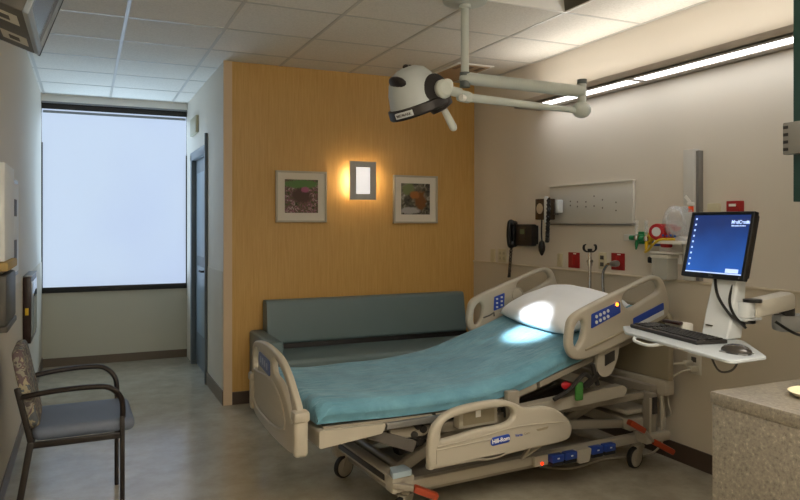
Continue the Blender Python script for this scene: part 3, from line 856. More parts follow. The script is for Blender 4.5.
# far rail details on its inner face
fk = quad_plate([(1.60, 0.875), (1.685, 0.90), (1.69, 0.992), (1.605, 0.968)], 0.4755, 0.005, 'label_blue', 'keypad', frl, label='small blue keypad')
for i in range(2):
    for j in range(3):
        x = 1.625 + i*0.038; z = 0.90 + j*0.027 + i*0.01
        MB().box((x, 0.4715, z), (0.016, 0.003, 0.012), 0.001).build('keypad_button', 'cool_white', frl)
MB().lathe([(0.0, 0.006), (0.032, 0.006), (0.036, 0.004), (0.038, 0.009), (0.045, 0.009), (0.048, 0.0)], (1.80, 0.478, 0.975), (0, -1, 0)).build('speaker', 'bed_plastic', frl)
MB().tube([(1.515, 0.473, 0.835), (1.56, 0.465, 0.85), (1.60, 0.473, 0.865), (1.602, 0.473, 0.84)], 0.005, 8).build('latch', 'rubber_grey', frl)

# siderails, foot pair (lowered)
fo_ = spline([(0.535, 0.325), (0.535, 0.44), (0.565, 0.515), (0.64, 0.565), (0.75, 0.585), (0.93, 0.587), (1.02, 0.562), (1.10, 0.527), (1.20, 0.522),
              (1.30, 0.49), (1.385, 0.42), (1.392, 0.36), (1.34, 0.325), (1.1, 0.318), (0.98, 0.312), (0.92, 0.302), (0.85, 0.302), (0.79, 0.31), (0.56, 0.312)], 5, True)
fh = spline([(0.598, 0.452), (0.608, 0.505), (0.66, 0.535), (0.80, 0.550), (0.96, 0.550), (1.01, 0.53), (1.015, 0.49), (0.96, 0.465), (0.80, 0.458), (0.62, 0.44)], 4, True)
def foot_rail(y, lab):
    r_ = MB().plate(fo_, [fh], 0.045, 0.015, XZ(y)).build('foot_siderail', 'bed_plastic', bed, label=lab)
    return r_
nf = foot_rail(-0.54, 'near lowered siderail with a blue oval badge')
ff = foot_rail(0.54, 'far lowered siderail')
MB().tube([(0.575, -0.564, 0.415), (0.80, -0.564, 0.425), (1.05, -0.564, 0.445), (1.37, -0.562, 0.425)], 0.004, 8, 4).build('groove', 'bed_plastic', nf)
MB().tube([(0.57, -0.563, 0.335), (0.57, -0.563, 0.40), (0.80, -0.563, 0.405), (0.95, -0.563, 0.408)], 0.004, 8).build('groove', 'bed_plastic', nf)
bd = MB().plate(chamfer([(0.875, 0.372), (0.99, 0.378), (0.99, 0.418), (0.875, 0.412)], 0.017), [], 0.006, 0.002, XZ(-0.564)).build('badge', 'label_blue', nf, label='blue oval badge')
MB().text('Hill-Rom', 0.029, frame((0.933, -0.5675, 0.395), (1, 0, 0.05), (0, 0, 1)), bold=0.0006).build('badge_lettering', 'white', bd, 0)
MB().text('Versa', 0.020, frame((1.045, -0.5640, 0.402), (1, 0, 0.03), (0, 0, 1)), bold=0.0004).build('lettering', 'label_blue', nf, 0)
MB().text('Care', 0.018, frame((1.095, -0.5640, 0.404), (1, 0, 0.03), (0, 0, 1))).build('lettering', 'bed_plastic_dark', nf, 0)
MB().plate(chamfer([(1.155, 0.415), (1.235, 0.42), (1.225, 0.407), (1.165, 0.404)], 0.006), [], 0.004, 0.001, XZ(-0.5635)).build('grip_mark', 'bed_plastic_dark', nf)
# control pod hanging inside the near lowered rail
cp = MB().bb((0.75, -0.475, 0.445), (0.985, -0.42, 0.555), 0.012).build('control_pod', 'bed_plastic', bed)
MB().bb((0.775, -0.479, 0.462), (0.96, -0.474, 0.54), 0.003).build('pod_cover', 'bed_plastic_dark', cp)
MB().bb((0.845, -0.482, 0.495), (0.875, -0.479, 0.535), 0.001).build('pod_symbol', 'white', cp)
MB().tube([(0.99, -0.45, 0.50), (1.02, -0.47, 0.53), (1.03, -0.47, 0.47)], 0.006, 8, 4).build('pod_cable', 'rubber', cp)
# mounting brackets of the rails
for (x_, y_) in ((1.08, -0.47), (1.08, 0.47)):
    k_ = MB().bb((x_-0.045, y_-0.02, 0.46), (x_+0.03, y_+0.02, 0.60), 0.008).build('rail_bracket', 'bed_metal', bed)
for s in (-1, 1):
    arm_ = MB().prism(chamfer([(1.64, 0.65), (1.68, 0.60), (1.75, 0.61), (1.80, 0.70), (1.82, 0.82), (1.75, 0.79), (1.66, 0.76)], 0.03), 'xz', s*0.455, s*0.482).build('rail_arm', 'bed_plastic', bed)
    MB().prism([(1.70, 0.665), (1.77, 0.69), (1.77, 0.745), (1.70, 0.725)], 'xz', s*0.482, s*0.488).build('arm_window', 'mechanism', arm_)
    MB().beam((1.56, s*0.47, 0.56), (1.70, s*0.47, 0.64), 0.02, 0.035).beam((1.62, s*0.47, 0.68), (1.66, s*0.47, 0.56), 0.02, 0.02).build('linkage', 'mechanism', bed)
# coloured bits of the release controls under the deck
MB().ball((1.455, -0.455, 0.575), (0.045, 0.015, 0.022), rot=(0, 0.3, 0)).build('emergency_release', 'red_bright', bed, label='red release handle')
MB().bb((1.495, -0.485, 0.495), (1.545, -0.465, 0.595), 0.008).build('hanging_tag', 'green_tag', bed, label='green tag')
MB().tube([(1.35, -0.47, 0.52), (1.45, -0.475, 0.56), (1.55, -0.475, 0.63), (1.60, -0.475, 0.61)], 0.012, 8, 4).build('cable_bundle', 'mechanism', bed)

# upper frame
for s in (-1, 1):
    MB().beam((0.40, s*0.40, 0.455), (1.26, s*0.40, 0.44), 0.04, 0.05, 0.006).build('side_tube', 'bed_metal', bed)
for s in (-1, 1):
    MB().prism(chamfer([(1.15, 0.432), (1.905, 0.462), (1.925, 0.50), (1.90, 0.525), (1.72, 0.522), (1.15, 0.492)], 0.012), 'xz', s*0.43, s*0.37).build('side_cover', 'bed_plastic', bed)
MB().beam((1.3, -0.36, 0.425), (2.18, -0.36, 0.43), 0.03, 0.04).beam((1.3, 0.36, 0.425), (2.18, 0.36, 0.43), 0.03, 0.04) \
    .beam((2.18, -0.40, 0.46), (2.18, 0.40, 0.46), 0.05, 0.05).build('upper_frame', 'bed_metal', bed)

# base frame
bf = MB()
for s in (-1, 1):
    bf.beam((0.50, s*0.36, 0.18), (2.12, s*0.36, 0.185), 0.045, 0.052, 0.008)
bf.beam((0.48, -0.38, 0.20), (0.48, 0.38, 0.20), 0.07, 0.055, 0.008)
bf.bb((0.435, 0.30, 0.13), (0.53, 0.38, 0.245), 0.012).bb((0.435, -0.38, 0.155), (0.56, -0.30, 0.235), 0.012)
bf.build('base_frame', 'bed_plastic', bed)
MB().beam((0.443, -0.28, 0.205), (0.443, 0.28, 0.205), 0.006, 0.03, 0.002).build('trim_strip', 'mechanism', bed)
hc = MB().beam((2.10, -0.37, 0.262), (2.10, 0.37, 0.262), 0.17, 0.07, 0.012)
hc.beam((2.10, -0.36, 0.335), (2.10, 0.37, 0.335), 0.20, 0.030, 0.012)
hc.build('head_base_cover', 'bed_plastic', bed)
for s in (-1, 1):
    y_ = s*0.345
    MB().prism(chamfer([(0.43, y_-0.05), (0.54, y_-0.045), (0.54, y_+0.04), (0.46, y_+0.04)], 0.012), 'xy', 0.236, 0.262).build('corner_cap', 'bumper_blue', bed)
# casters
def caster(x, y, rz):
    c = MB()
    c.cyl((0, 0, 0.165), (0, 0, 0.125), 0.022, 16)
    c.bb((-0.035, -0.024, 0.10), (0.03, 0.024, 0.135), 0.008)
    for s in (-1, 1):
        c.prism(chamfer([(-0.06, 0.045), (-0.01, 0.045), (0.035, 0.13), (-0.03, 0.135)], 0.01), 'xz', s*0.024, s*0.018)
    o = c.build('caster', 'bed_plastic', bed)
    o.location = (x, y, 0); o.rotation_euler = (0, 0, rz)
    MB().lathe([(0.050, -0.016), (0.058, -0.016), (0.0625, -0.010), (0.0625, 0.010), (0.058, 0.016), (0.050, 0.016)], (-0.035, 0, 0.0625), (0, 1, 0), 32).build('wheel', 'rubber', o)
    MB().lathe([(0.0, -0.0185), (0.046, -0.0185), (0.052, -0.0165), (0.052, 0.0165), (0.046, 0.0185), (0.0, 0.0185)], (-0.035, 0, 0.0625), (0, 1, 0), 28).build('hub_cover', 'bed_plastic', o)
caster(0.53, -0.34, R(20)); caster(0.53, 0.34, R(15)); caster(2.11, -0.34, R(8)); caster(2.11, 0.34, R(-30))
# lift arms and actuators
for s in (-1, 1):
    MB().beam((0.55, s*0.24, 0.22), (1.02, s*0.24, 0.44), 0.035, 0.055, 0.006).build('lift_arm', 'bed_metal', bed)
    MB().beam((1.35, s*0.24, 0.23), (1.95, s*0.24, 0.42), 0.035, 0.055, 0.006).build('lift_arm', 'bed_metal', bed)
MB().beam((1.36, -0.30, 0.34), (2.02, -0.30, 0.26), 0.03, 0.05).build('link_bar', 'bed_metal', bed)
MB().beam((0.30, -0.40, 0.478), (0.53, -0.42, 0.385), 0.03, 0.055).build('foot_link', 'rubber_grey', bed)
MB().beam((0.60, -0.10, 0.27), (1.15, -0.05, 0.40), 0.07, 0.07, 0.012).cyl((1.15, -0.05, 0.40), (1.38, -0.03, 0.45), 0.018).build('actuator', 'mechanism', bed)
MB().beam((1.45, 0.10, 0.30), (1.95, 0.10, 0.40), 0.07, 0.07, 0.012).build('actuator', 'mechanism', bed)
for x_, z_ in ((0.55, 0.225), (1.02, 0.44), (1.95, 0.42)):
    MB().cyl((x_, -0.33, z_), (x_, 0.33, z_), 0.021).build('cross_tube', 'bed_metal', bed)
me_ = MB()
for (x_, z_) in ((0.53, 0.44), (0.56, 0.40), (0.58, 0.46), (0.55, 0.48), (0.61, 0.42)):
    me_.cyl((x_, -0.43, z_), (x_, -0.33, z_), 0.018, 12)
me_.bb((0.50, -0.40, 0.40), (0.64, -0.34, 0.49), 0.01)
me_.build('mechanism', 'mechanism', bed)
MB().beam((0.17, -0.30, 0.44), (0.50, 0.28, 0.44), 0.05, 0.04).build('brace', 'bed_metal', bed)
MB().bb((0.50, -0.30, 0.10), (1.9, 0.30, 0.15), 0.02).build('base_pan', 'bed_metal', bed)
# head column behind the cross cover
MB().bb((2.12, -0.43, 0.22), (2.17, -0.36, 0.45), 0.008).build('column', 'bed_metal', bed)
MB().bb((2.125, -0.438, 0.33), (2.165, -0.43, 0.43), 0.004).build('column_cover', 'mechanism', bed)
MB().cyl((2.22, -0.42, 0.20), (2.22, -0.42, 0.44), 0.012).cyl((2.10, -0.44, 0.20), (2.10, -0.44, 0.43), 0.006).build('rod', 'bed_plastic', bed)
MB().bb((2.05, -0.46, 0.165), (2.26, -0.34, 0.225), 0.02).build('corner_bumper', 'bed_plastic', bed)
# brake pedals
def pedal(p0, p1, p2):
    s = MB().beam(p0, p1, 0.045, 0.034, 0.008).build('brake_pedal', 'orange', bed, label='orange brake pedal')
    return s
pedal((1.93, -0.44, 0.315), (2.03, -0.455, 0.255), 0)
pedal((2.10, -0.46, 0.185), (2.22, -0.50, 0.115), 0)
MB().beam((2.03, -0.455, 0.25), (2.10, -0.46, 0.185), 0.022, 0.018).build('pedal_shaft', 'bed_metal', bed)
pedal((0.53, -0.42, 0.185), (0.64, -0.455, 0.135), 0)
MB().beam((0.44, -0.37, 0.20), (0.53, -0.42, 0.185), 0.03, 0.025).build('pedal_shaft', 'bed_metal', bed)
# foot controls
fc = MB().bb((1.27, -0.415, 0.155), (1.83, -0.385, 0.215), 0.01).build('foot_control_bar', 'bed_plastic', bed)
for x_ in (1.395, 1.49, 1.68, 1.775):
    p_ = MB().bb((x_-0.04, -0.455, 0.175), (x_+0.04, -0.412, 0.215), 0.006).build('foot_pedal', 'pedal_blue', fc, label='blue foot pedal')
    MB().bb((x_-0.04, -0.45, 0.155), (x_+0.04, -0.415, 0.176), 0.004).build('pedal_tread', 'rubber', p_)
    MB().bb((x_-0.007, -0.4565, 0.193), (x_+0.007, -0.455, 0.200)).build('pedal_mark', 'cool_white', p_)
MB().prism(chamfer([(1.545, 0.14), (1.625, 0.14), (1.64, 0.215), (1.53, 0.215)], 0.015), 'xz', -0.445, -0.41).build('pedal_guard', 'bed_plastic', fc)
MB().cyl((1.315, -0.415, 0.172), (1.315, -0.420, 0.172), 0.008, 14).build('indicator_light', 'led_red', fc, label='glowing red light')
MB().beam((1.14, -0.54, 0.33), (1.19, -0.40, 0.215), 0.014, 0.018).beam((1.22, -0.54, 0.33), (1.19, -0.40, 0.215), 0.014, 0.018).build('rail_strut', 'bed_plastic', bed)

# pillow
def pillow():
    vs = []; fs = []; N = 28; Lx, Ly = 0.25, 0.385
    top = []; bot = []
    for i in range(N+1):
        for j in range(N+1):
            u = -1 + 2*i/N; v = -1 + 2*j/N
            e_ = (1-abs(u)**2.6)*(1-abs(v)**2.6)
            px = u*Lx*(1 - 0.06*(v*v)*(1)) ; py = v*Ly*(1-0.05*u*u)
            h_ = 0.095*max(e_, 0)**0.42
            w_ = 0.004*math.sin(9*u+3*v)+0.003*math.sin(14*v-4*u)
            top.append((px, py, h_*1.05 + w_*e_)); bot.append((px, py, -h_*0.62))
    vs = top + bot; K = len(top); n_ = N+1
    for i in range(N):
        for j in range(N):
            a_ = i*n_+j
            fs.append((a_, a_+n_, a_+n_+1, a_+1)); fs.append((K+a_, K+a_+1, K+a_+n_+1, K+a_+n_))
    return MB().add(vs, fs)
pm = pillow()
# close the rim by merging coincident edge verts
pw = pm.build('pillow', 'linen', None, 80)
sx = math.atan2(0.35, 1.0)
M0 = Matrix.Translation(bed.location) @ Matrix.Rotation(R(4), 4, 'Z')
pw.matrix_world = M0 @ Matrix.Translation((1.82, 0.01, smooth_z(1.82)+0.042)) @ Matrix.Rotation(-0.31, 4, 'Y') @ Matrix.Rotation(R(-7), 4, 'Z')
tag(pw, 'white pillow lying on the raised head end of the teal sheet', 'pillow')

# IV pole and reading lamp at the head of the bed (stand on the bed frame / wall rail)
iv = thing('iv_pole', 'short chrome pole with black hooks at the bed head', 'pole', (3.13, 3.77, 0.46))
MB().cyl((0, 0, 0), (0, 0, 0.80), 0.011, 14).cyl((0, 0, 0.70), (0, 0, 0.74), 0.017, 14).build('pole', 'chrome', iv)
MB().cyl((0, -0.02, 0.73), (0, 0.02, 0.73), 0.012, 12).build('clamp', 'steel', iv)
hk = MB()
hk.cyl((0, 0, 0.79), (0, 0, 0.815), 0.016, 12)
for k in range(4):
    a_ = k*math.pi/2 + 0.78 - 0.78
    c_, s_ = math.cos(a_), math.sin(a_)
    hk.tube([(0, 0, 0.80), (c_*0.03, s_*0.03, 0.795), (c_*0.055, s_*0.055, 0.81), (c_*0.055, s_*0.055, 0.835), (c_*0.042, s_*0.042, 0.842)], 0.0045, 8, 4)
hk.build('hook', 'black', iv)
gl = thing('gooseneck_lamp', 'chrome gooseneck reading lamp between the pole and the raised near rail', 'lamp', (3.16, 3.66, 0.46))
MB().cyl((0, 0, 0), (0, 0, 0.50), 0.010, 12).tube([(0, 0, 0.50), (0, 0.014, 0.58), (-0.005, 0.005, 0.66), (-0.01, -0.035, 0.71), (-0.015, -0.085, 0.722)], 0.010, 10, 6).build('gooseneck', 'chrome', gl)
MB().lathe([(0.010, 0), (0.018, 0.012), (0.022, 0.045), (0.020, 0.07), (0.01, 0.075)], (-0.015, -0.08, 0.722), (-0.1, -1, 0.08)).build('lamp_head', 'brushed', gl)

# ------------------------------------------------------------------ ceiling-mounted exam light
ex = thing('exam_light', 'ceiling mounted jointed exam light with grey domed head above the bed', 'lamp', (2.0, 3.50, H))
MB().lathe([(0.0, -0.028), (0.10, -0.026), (0.125, -0.016), (0.13, -0.003)], (0, 0, 0)).build('ceiling_plate', 'lamp_arm', ex)
MB().cyl((0, 0, -0.42), (0, 0, -0.02), 0.023, 24).cyl((0, 0, -0.05), (0, 0, -0.02), 0.034, 24).build('down_pole', 'lamp_arm', ex)
MB().cyl((0, 0, -0.505), (0, 0, -0.42), 0.030, 24).build('pole_collar', mat('collar_grey', '#5d6462', 0.4), ex)
J1 = Vector((0.73, -0.14, -0.47))
ua = MB().tube([(0.0, 0, -0.452), (J1.x, J1.y, -0.498)], 0.036, 20)
ua.ball((0, 0, -0.455), 0.034).build('upper_arm', 'lamp_arm', ex)
MB().lathe([(0.027, 0), (0.024, -0.15)], (J1.x, J1.y, -0.44), (0, 0, 1)).build('joint_post', 'lamp_arm', ex)
MB().cyl((J1.x, J1.y, -0.425), (J1.x, J1.y, -0.452), 0.029).build('joint_cap', 'collar_grey', ex)
MB().ball((J1.x-0.005, J1.y, -0.608), (0.062, 0.052, 0.05), 20).build('elbow', 'lamp_arm', ex)
J2 = Vector((-0.09, -0.20, -0.625))
la = MB().tube([(J1.x-0.03, J1.y, -0.614), (J2.x, J2.y, J2.z+0.02)], [0.017, 0.024], 16)
la.build('lower_arm', 'lamp_arm', ex)
kn = MB().beam((J2.x+0.02, J2.y, -0.605), (J2.x-0.08, J2.y-0.01, -0.60), 0.05, 0.065, 0.024)
kn.tube([(J2.x-0.06, J2.y-0.01, -0.585), (J2.x-0.18, J2.y-0.02, -0.575)], 0.026, 16)
kn.build('wrist', 'lamp_arm', ex)
MB().cyl((J2.x-0.075, J2.y-0.045, -0.615), (J2.x-0.05, J2.y-0.038, -0.618), 0.018, 14).build('wrist_cap', 'white', ex)
HC = Vector((-0.41, -0.20, -0.625))    # head centre
tilt = Matrix.Rotation(R(-21), 4, 'Y')
hd_ = bpy.data.objects.new('lamp_head', None); COL.objects.link(hd_); hd_.parent = ex
hd_.location = HC; hd_.rotation_euler = (R(6), R(-25), 0)
MB().lathe([(0.150, -0.045), (0.158, -0.040), (0.148, 0.0), (0.138, 0.05), (0.118, 0.10), (0.09, 0.138), (0.05, 0.158), (0.0, 0.165)], (0, 0, 0)).build('dome', 'lamp_grey', hd_, 50)
MB().lathe([(0.13, -0.078), (0.165, -0.078), (0.172, -0.068), (0.168, -0.028), (0.155, -0.022), (0.13, -0.03)], (0, 0, 0)).build('rim', 'lamp_dark', hd_)
MB().lathe([(0.0, -0.064), (0.128, -0.064), (0.128, -0.060), (0.0, -0.060)], (0, 0, 0)).build('lens', 'lamp_lens', hd_)
# dark swivel ring toward the yoke and knob
MB().lathe([(0.088, -0.07), (0.094, -0.01), (0.090, 0.02), (0.05, 0.032)], (0.062, -0.105, 0.0), (0.30, -0.93, 0.15)).build('swivel_ring', 'lamp_dark', hd_)
MB().lathe([(0.042, 0.0), (0.050, 0.015), (0.049, 0.036), (0.036, 0.05), (0.0, 0.055)], (0.078, -0.128, -0.002), (0.22, -0.95, 0.10)).build('swivel_knob', 'lamp_arm', hd_)
MB().ball((0.0, 0.0, 0.166), (0.016, 0.016, 0.012)).ball((0.03, 0.01, 0.155), 0.012).build('top_knob', 'lamp_dark', hd_)
MB().ball((-0.083, -0.025, 0.098), (0.030, 0.07, 0.055), rot=(0, -0.6, 0)).build('vent_patch', 'lamp_dark', hd_)
lbp = MB().beam((-0.172, -0.045, -0.048), (-0.117, -0.133, -0.048), 0.012, 0.030, 0.002).build('label_plate', 'cool_white', hd_)
lt = MB().text('MIDMARK', 0.020, frame((-0.1503, -0.0925, -0.049), (0.055, -0.088, 0), (0, 0, 1)), bold=0.0003)
lt.build('lettering', 'rubber_grey', lbp, 0)
MB().lathe([(0.055, -0.02), (0.07, 0.02), (0.06, 0.05), (0.02, 0.06)], (0.075, -0.075, -0.05), (0.2, -0.1, -1)).build('handle_socket', 'lamp_dark', hd_)
MB().tube([(0.085, -0.08, -0.08), (0.105, -0.085, -0.215)], [0.017, 0.021], 14).ball((0.105, -0.085, -0.216), 0.020).build('handle', 'lamp_arm', hd_)

# yoke linking wrist to knob
yk = MB().tube([(J2.x-0.17, J2.y-0.02, -0.575), (HC.x+0.10, HC.y-0.165, HC.z+0.045)], [0.026, 0.03], 14).build('yoke', 'lamp_arm', ex)

sp_d = bpy.data.lights.new('exam_beam', 'SPOT'); sp_d.energy = EXAM_W; sp_d.color = (0.93, 0.97, 1.0)
sp_d.spot_size = R(15); sp_d.spot_blend = 0.75; sp_d.shadow_soft_size = 0.05
sp_o = bpy.data.objects.new('exam_beam', sp_d); COL.objects.link(sp_o)
src = Vector((1.66, 3.29, 2.04)); dst = Vector((2.44, 3.45, 0.79))
sp_o.location = src; sp_o.rotation_euler = (dst-src).to_track_quat('-Z', 'Y').to_euler()

# ------------------------------------------------------------------ headwall equipment
def wall_plate(y, z, w, h, m, label, slots=(), name='outlet_plate', cat='outlet', slotmat='rubber_grey', group=None, d=0.010):
    t = thing(name, label, cat, (XR - (0.006 if z < 1.1 else 0), y, z), group=group)
    MB().bb((-d, -w/2, -h/2), (0, w/2, h/2), 0.003).build('cover_plate', m, t)
    if slots:
        for (yy, zz, ww, hh) in slots:
            MB().bb((-d-0.003, yy-ww/2, zz-hh/2), (-d+0.001, yy+ww/2, zz+hh/2), 0.001).build('socket', slotmat, t)
    return t
wall_plate(5.267, 1.162, 0.07, 0.115, 'plate_ivory', 'narrow ivory blank plate nearest the wood wall', name='blank_plate', cat='wall plate')
wall_plate(5.113, 1.168, 0.12, 0.115, 'plate_ivory', 'double ivory outlet plate left of the wall phone', [(-0.028, 0.022, 0.03, 0.026), (-0.028, -0.022, 0.03, 0.026), (0.028, 0.022, 0.03, 0.026), (0.028, -0.022, 0.03, 0.026)], slotmat='sign_ivory')
wall_plate(4.312, 1.168, 0.06, 0.10, 'plate_ivory', 'small ivory blank plate under the grey board left of the red covers', name='blank_plate', cat='wall plate')
t = wall_plate(4.146, 1.175, 0.125, 0.115, 'red', 'red emergency outlet cover left of the hooked pole', [(0, 0.0, 0.03, 0.07)], slotmat='red_bright')
MB().bb((-0.013, -0.03, 0.045), (-0.009, 0.0, 0.052)).build('label_strip', 'white', t)
t = wall_plate(3.68, 1.188, 0.125, 0.115, 'red', 'red emergency outlet cover behind the gooseneck lamp', [(0, 0.0, 0.03, 0.07)], slotmat='red_bright')
MB().bb((-0.013, -0.03, 0.045), (-0.009, 0.0, 0.052)).build('label_strip', 'white', t)
wall_plate(3.835, 1.185, 0.075, 0.115, 'plate_ivory', 'ivory duplex outlet between the two red outlet covers', [(0, 0.024, 0.035, 0.028), (0, -0.024, 0.035, 0.028)])
t = wall_plate(2.735, 1.53, 0.085, 0.085, 'red', 'small red box on the headwall just above the monitor', name='call_box', cat='alarm box', d=0.04)
MB().bb((-0.044, -0.022, 0.012), (-0.039, 0.022, 0.026)).build('label_strip', 'white', t)
wall_plate(2.885, 1.525, 0.08, 0.075, 'plate_ivory', 'beige wall plate beside the red box above the monitor', name='data_plate', cat='wall plate', d=0.02)

# grey equipment board
bo = thing('equipment_board', 'long grey white mounting board with screw holes on the headwall', 'wall board', (XR, 3.98, 1.59))
MB().bb((-0.022, -0.46, -0.145), (0, 0.44, 0.14), 0.006).build('panel', 'board_grey', bo)
MB().bb((-0.030, -0.465, -0.157), (0, 0.445, -0.145), 0.002).build('lower_rail', 'brushed', bo)
MB().bb((-0.028, -0.465, 0.135), (0, 0.445, 0.147), 0.002).build('upper_rail', 'off_white', bo)
ho2 = MB()
for (yy, zz) in ((0.10, 0.015), (0.10, -0.02), (0.03, 0.012), (0.03, -0.023), (-0.035, 0.05), (-0.035, -0.02), (-0.10, 0.022), (-0.10, -0.035), (-0.20, 0.0), (-0.20, -0.055), (0.16, 0.02), (0.16, -0.01)):
    ho2.cyl((-0.0215, yy*1.35-0.03, zz), (-0.0235, yy*1.35-0.03, zz), 0.006, 10)
ho2.build('screw_hole', 'rubber_grey', bo)

# wall phone
ph = thing('wall_phone', 'black wall telephone with hanging handset and cord on the headwall', 'telephone', (XR, 4.725, 1.36))
MB().bb((-0.075, -0.14, -0.095), (-0.02, 0.10, 0.08), 0.012).bb((-0.03, -0.13, -0.08), (0, 0.10, 0.07), 0.004).build('body', 'black', ph)
MB().bb((-0.080, -0.06, -0.05), (-0.073, 0.05, 0.05), 0.002).build('keypad', 'mechanism', ph)
MB().bb((-0.083, -0.05, 0.0), (-0.079, 0.01, 0.04), 0.001).build('display', mat('phone_display', '#4a6a50', 0.3), ph)
hs = MB().tube([(-0.08, 0.13, 0.10), (-0.10, 0.13, 0.09), (-0.11, 0.13, 0.0), (-0.10, 0.13, -0.09), (-0.08, 0.13, -0.10)], 0.020, 12, 6)
hs.ball((-0.08, 0.13, 0.085), (0.028, 0.034, 0.032)).ball((-0.08, 0.13, -0.085), (0.028, 0.034, 0.032))
hs.bb((-0.09, 0.105, -0.11), (-0.03, 0.15, 0.11), 0.02)
hs.build('handset', 'black', ph)
cp_ = [(-0.08, 0.13, -0.11)]
for k in range(70):
    a_ = k*1.3; f_ = k/69
    x_ = 0.02*math.sin(f_*6.28)
    cp_.append((-0.08 + 0.010*math.cos(a_), 0.14 + 0.010*math.sin(a_) + (0.03*math.sin(f_*math.pi)), -0.12 - 0.24*math.sin(f_*math.pi)))
cp_.append((-0.06, 0.11, -0.09))
MB().tube(cp_, 0.005, 6).build('coiled_cord', 'black', ph)

# blood pressure gauge
bpg = thing('blood_pressure_gauge', 'wall blood pressure gauge with hanging black bulb beside the grey board', 'medical gauge', (XR-0.030, 4.345, 1.56))
MB().bb((-0.11, -0.02, -0.085), (-0.01, 0.10, 0.075), 0.006).build('gauge_box', mat('gauge_brown', '#5a4a3a', 0.25, metal=0.5), bpg)
MB().bb((-0.02, -0.05, -0.05), (0.0, 0.06, 0.05), 0.004).build('wall_bracket', 'brushed', bpg)
MB().lathe([(0, 0), (0.04, 0), (0.042, -0.006)], (-0.112, 0.04, 0.0), (-1, 0, 0)).build('dial', 'frame_silver', bpg)
MB().bb((-0.12, -0.06, -0.11), (-0.10, -0.025, 0.09), 0.006).build('scale_tube', 'cool_white', bpg)
MB().bb((-0.06, -0.12, -0.035), (-0.01, -0.08, 0.065), 0.008).build('cuff_basket', 'cool_white', bpg)
cc = []
for k in range(90):
    a_ = k*1.2; f_ = k/89
    cc.append((-0.11+0.010*math.cos(a_), -0.075+0.010*math.sin(a_)+0.02*math.sin(f_*3.14), 0.08 - 0.33*math.sin(f_*math.pi*0.98)))
MB().tube(cc, 0.008, 6).build('coiled_hose', 'black', bpg)
MB().tube([(-0.09, 0.04, -0.08), (-0.09, 0.045, -0.18), (-0.09, 0.04, -0.24)], 0.006, 8, 4).build('bulb_tube', 'black', bpg)
MB().lathe([(0.004, 0.06), (0.020, 0.045), (0.027, 0.01), (0.025, -0.02), (0.012, -0.05), (0.004, -0.06)], (-0.09, 0.04, -0.30)).build('bulb', 'black', bpg)

# vertical wall channel
chn = thing('vertical_wall_channel', 'tall pale grey vertical raceway on the headwall behind the monitor', 'wall channel', (XR, 3.03, 1.11))
MB().bb((-0.05, -0.035, 0.0), (0, 0.045, 0.775), 0.004).build('cover', 'board_grey', chn)
MB().bb((-0.035, -0.06, 0.0), (0, -0.036, 0.765), 0.003).build('side_strip', 'brushed', chn)
MB().cyl((-0.036, -0.048, 0.36), (-0.042, -0.048, 0.36), 0.006, 10).build('screw', 'steel', chn)

# gas outlets / flow meters
def flowmeter(y, z, body, label, knobm):
    t = thing('flow_meter', label, 'flow meter', (XR, y, z), group=None)
    MB().cyl((0, 0, 0), (-0.05, 0, 0), 0.024, 18).bb((-0.012, -0.04, -0.04), (0, 0.04, 0.04), 0.006).build('gas_outlet', body, t)
    MB().cyl((-0.055, 0, -0.01), (-0.055, 0, 0.015), 0.016, 14).cyl((-0.05, 0, 0), (-0.065, 0, 0), 0.016, 14).build('valve', 'chrome', t)
    MB().cyl((-0.055, 0, 0.015), (-0.055, 0, 0.115), 0.012, 14).build('sight_tube', 'clear_plastic', t)
    MB().cyl((-0.055, 0.02, 0), (-0.055, 0.055, 0), 0.016, 12).build('knob', knobm, t)
    MB().tube([(-0.055, 0, -0.01), (-0.055, 0, -0.04), (-0.06, 0, -0.075)], [0.008, 0.012, 0.005], 10).build('nipple', body, t)
    return t
rl = MB().bb((XR-0.03, 3.18, 1.33), (XR, 3.60, 1.375), 0.004).build('medical_gas_rail', 'board_grey')
tag(rl, 'grey horizontal rail on the headwall behind the flow meters', 'rail')
f1 = flowmeter(3.42, 1.355, 'green', 'green oxygen flow meter with a clear upright sight tube', 'green')
f1.location.x = XR-0.03
f2 = flowmeter(3.335, 1.350, 'yellow', 'yellow air flow meter next to the green one', 'green')
f2.location.x = XR-0.03
rg = thing('suction_regulator', 'red suction regulator with a round white dial on the gas rail', 'regulator', (XR-0.03, 3.20, 1.385))
MB().bb((-0.085, -0.07, -0.05), (0, 0.04, 0.06), 0.012).bb((-0.06, -0.04, -0.085), (-0.01, 0.02, -0.04), 0.01).bb((-0.07, -0.11, 0.0), (-0.01, -0.06, 0.045), 0.01).build('body', 'red_bright', rg)
MB().lathe([(0.046, -0.02), (0.050, 0.0), (0.048, 0.026), (0.028, 0.030)], (-0.09, 0.0, 0.012), (-0.93, -0.36, 0)).build('dial_rim', 'red_bright', rg)
dl = MB().lathe([(0.0, 0.031), (0.028, 0.031), (0.028, 0.026), (0.0, 0.026)], (-0.09, 0.0, 0.012), (-0.93, -0.36, 0)).build('dial', 'cool_white', rg)
MB().cyl((-0.05, 0.035, -0.06), (-0.09, 0.035, -0.06), 0.018, 14).build('knob', 'blue_knob', rg)

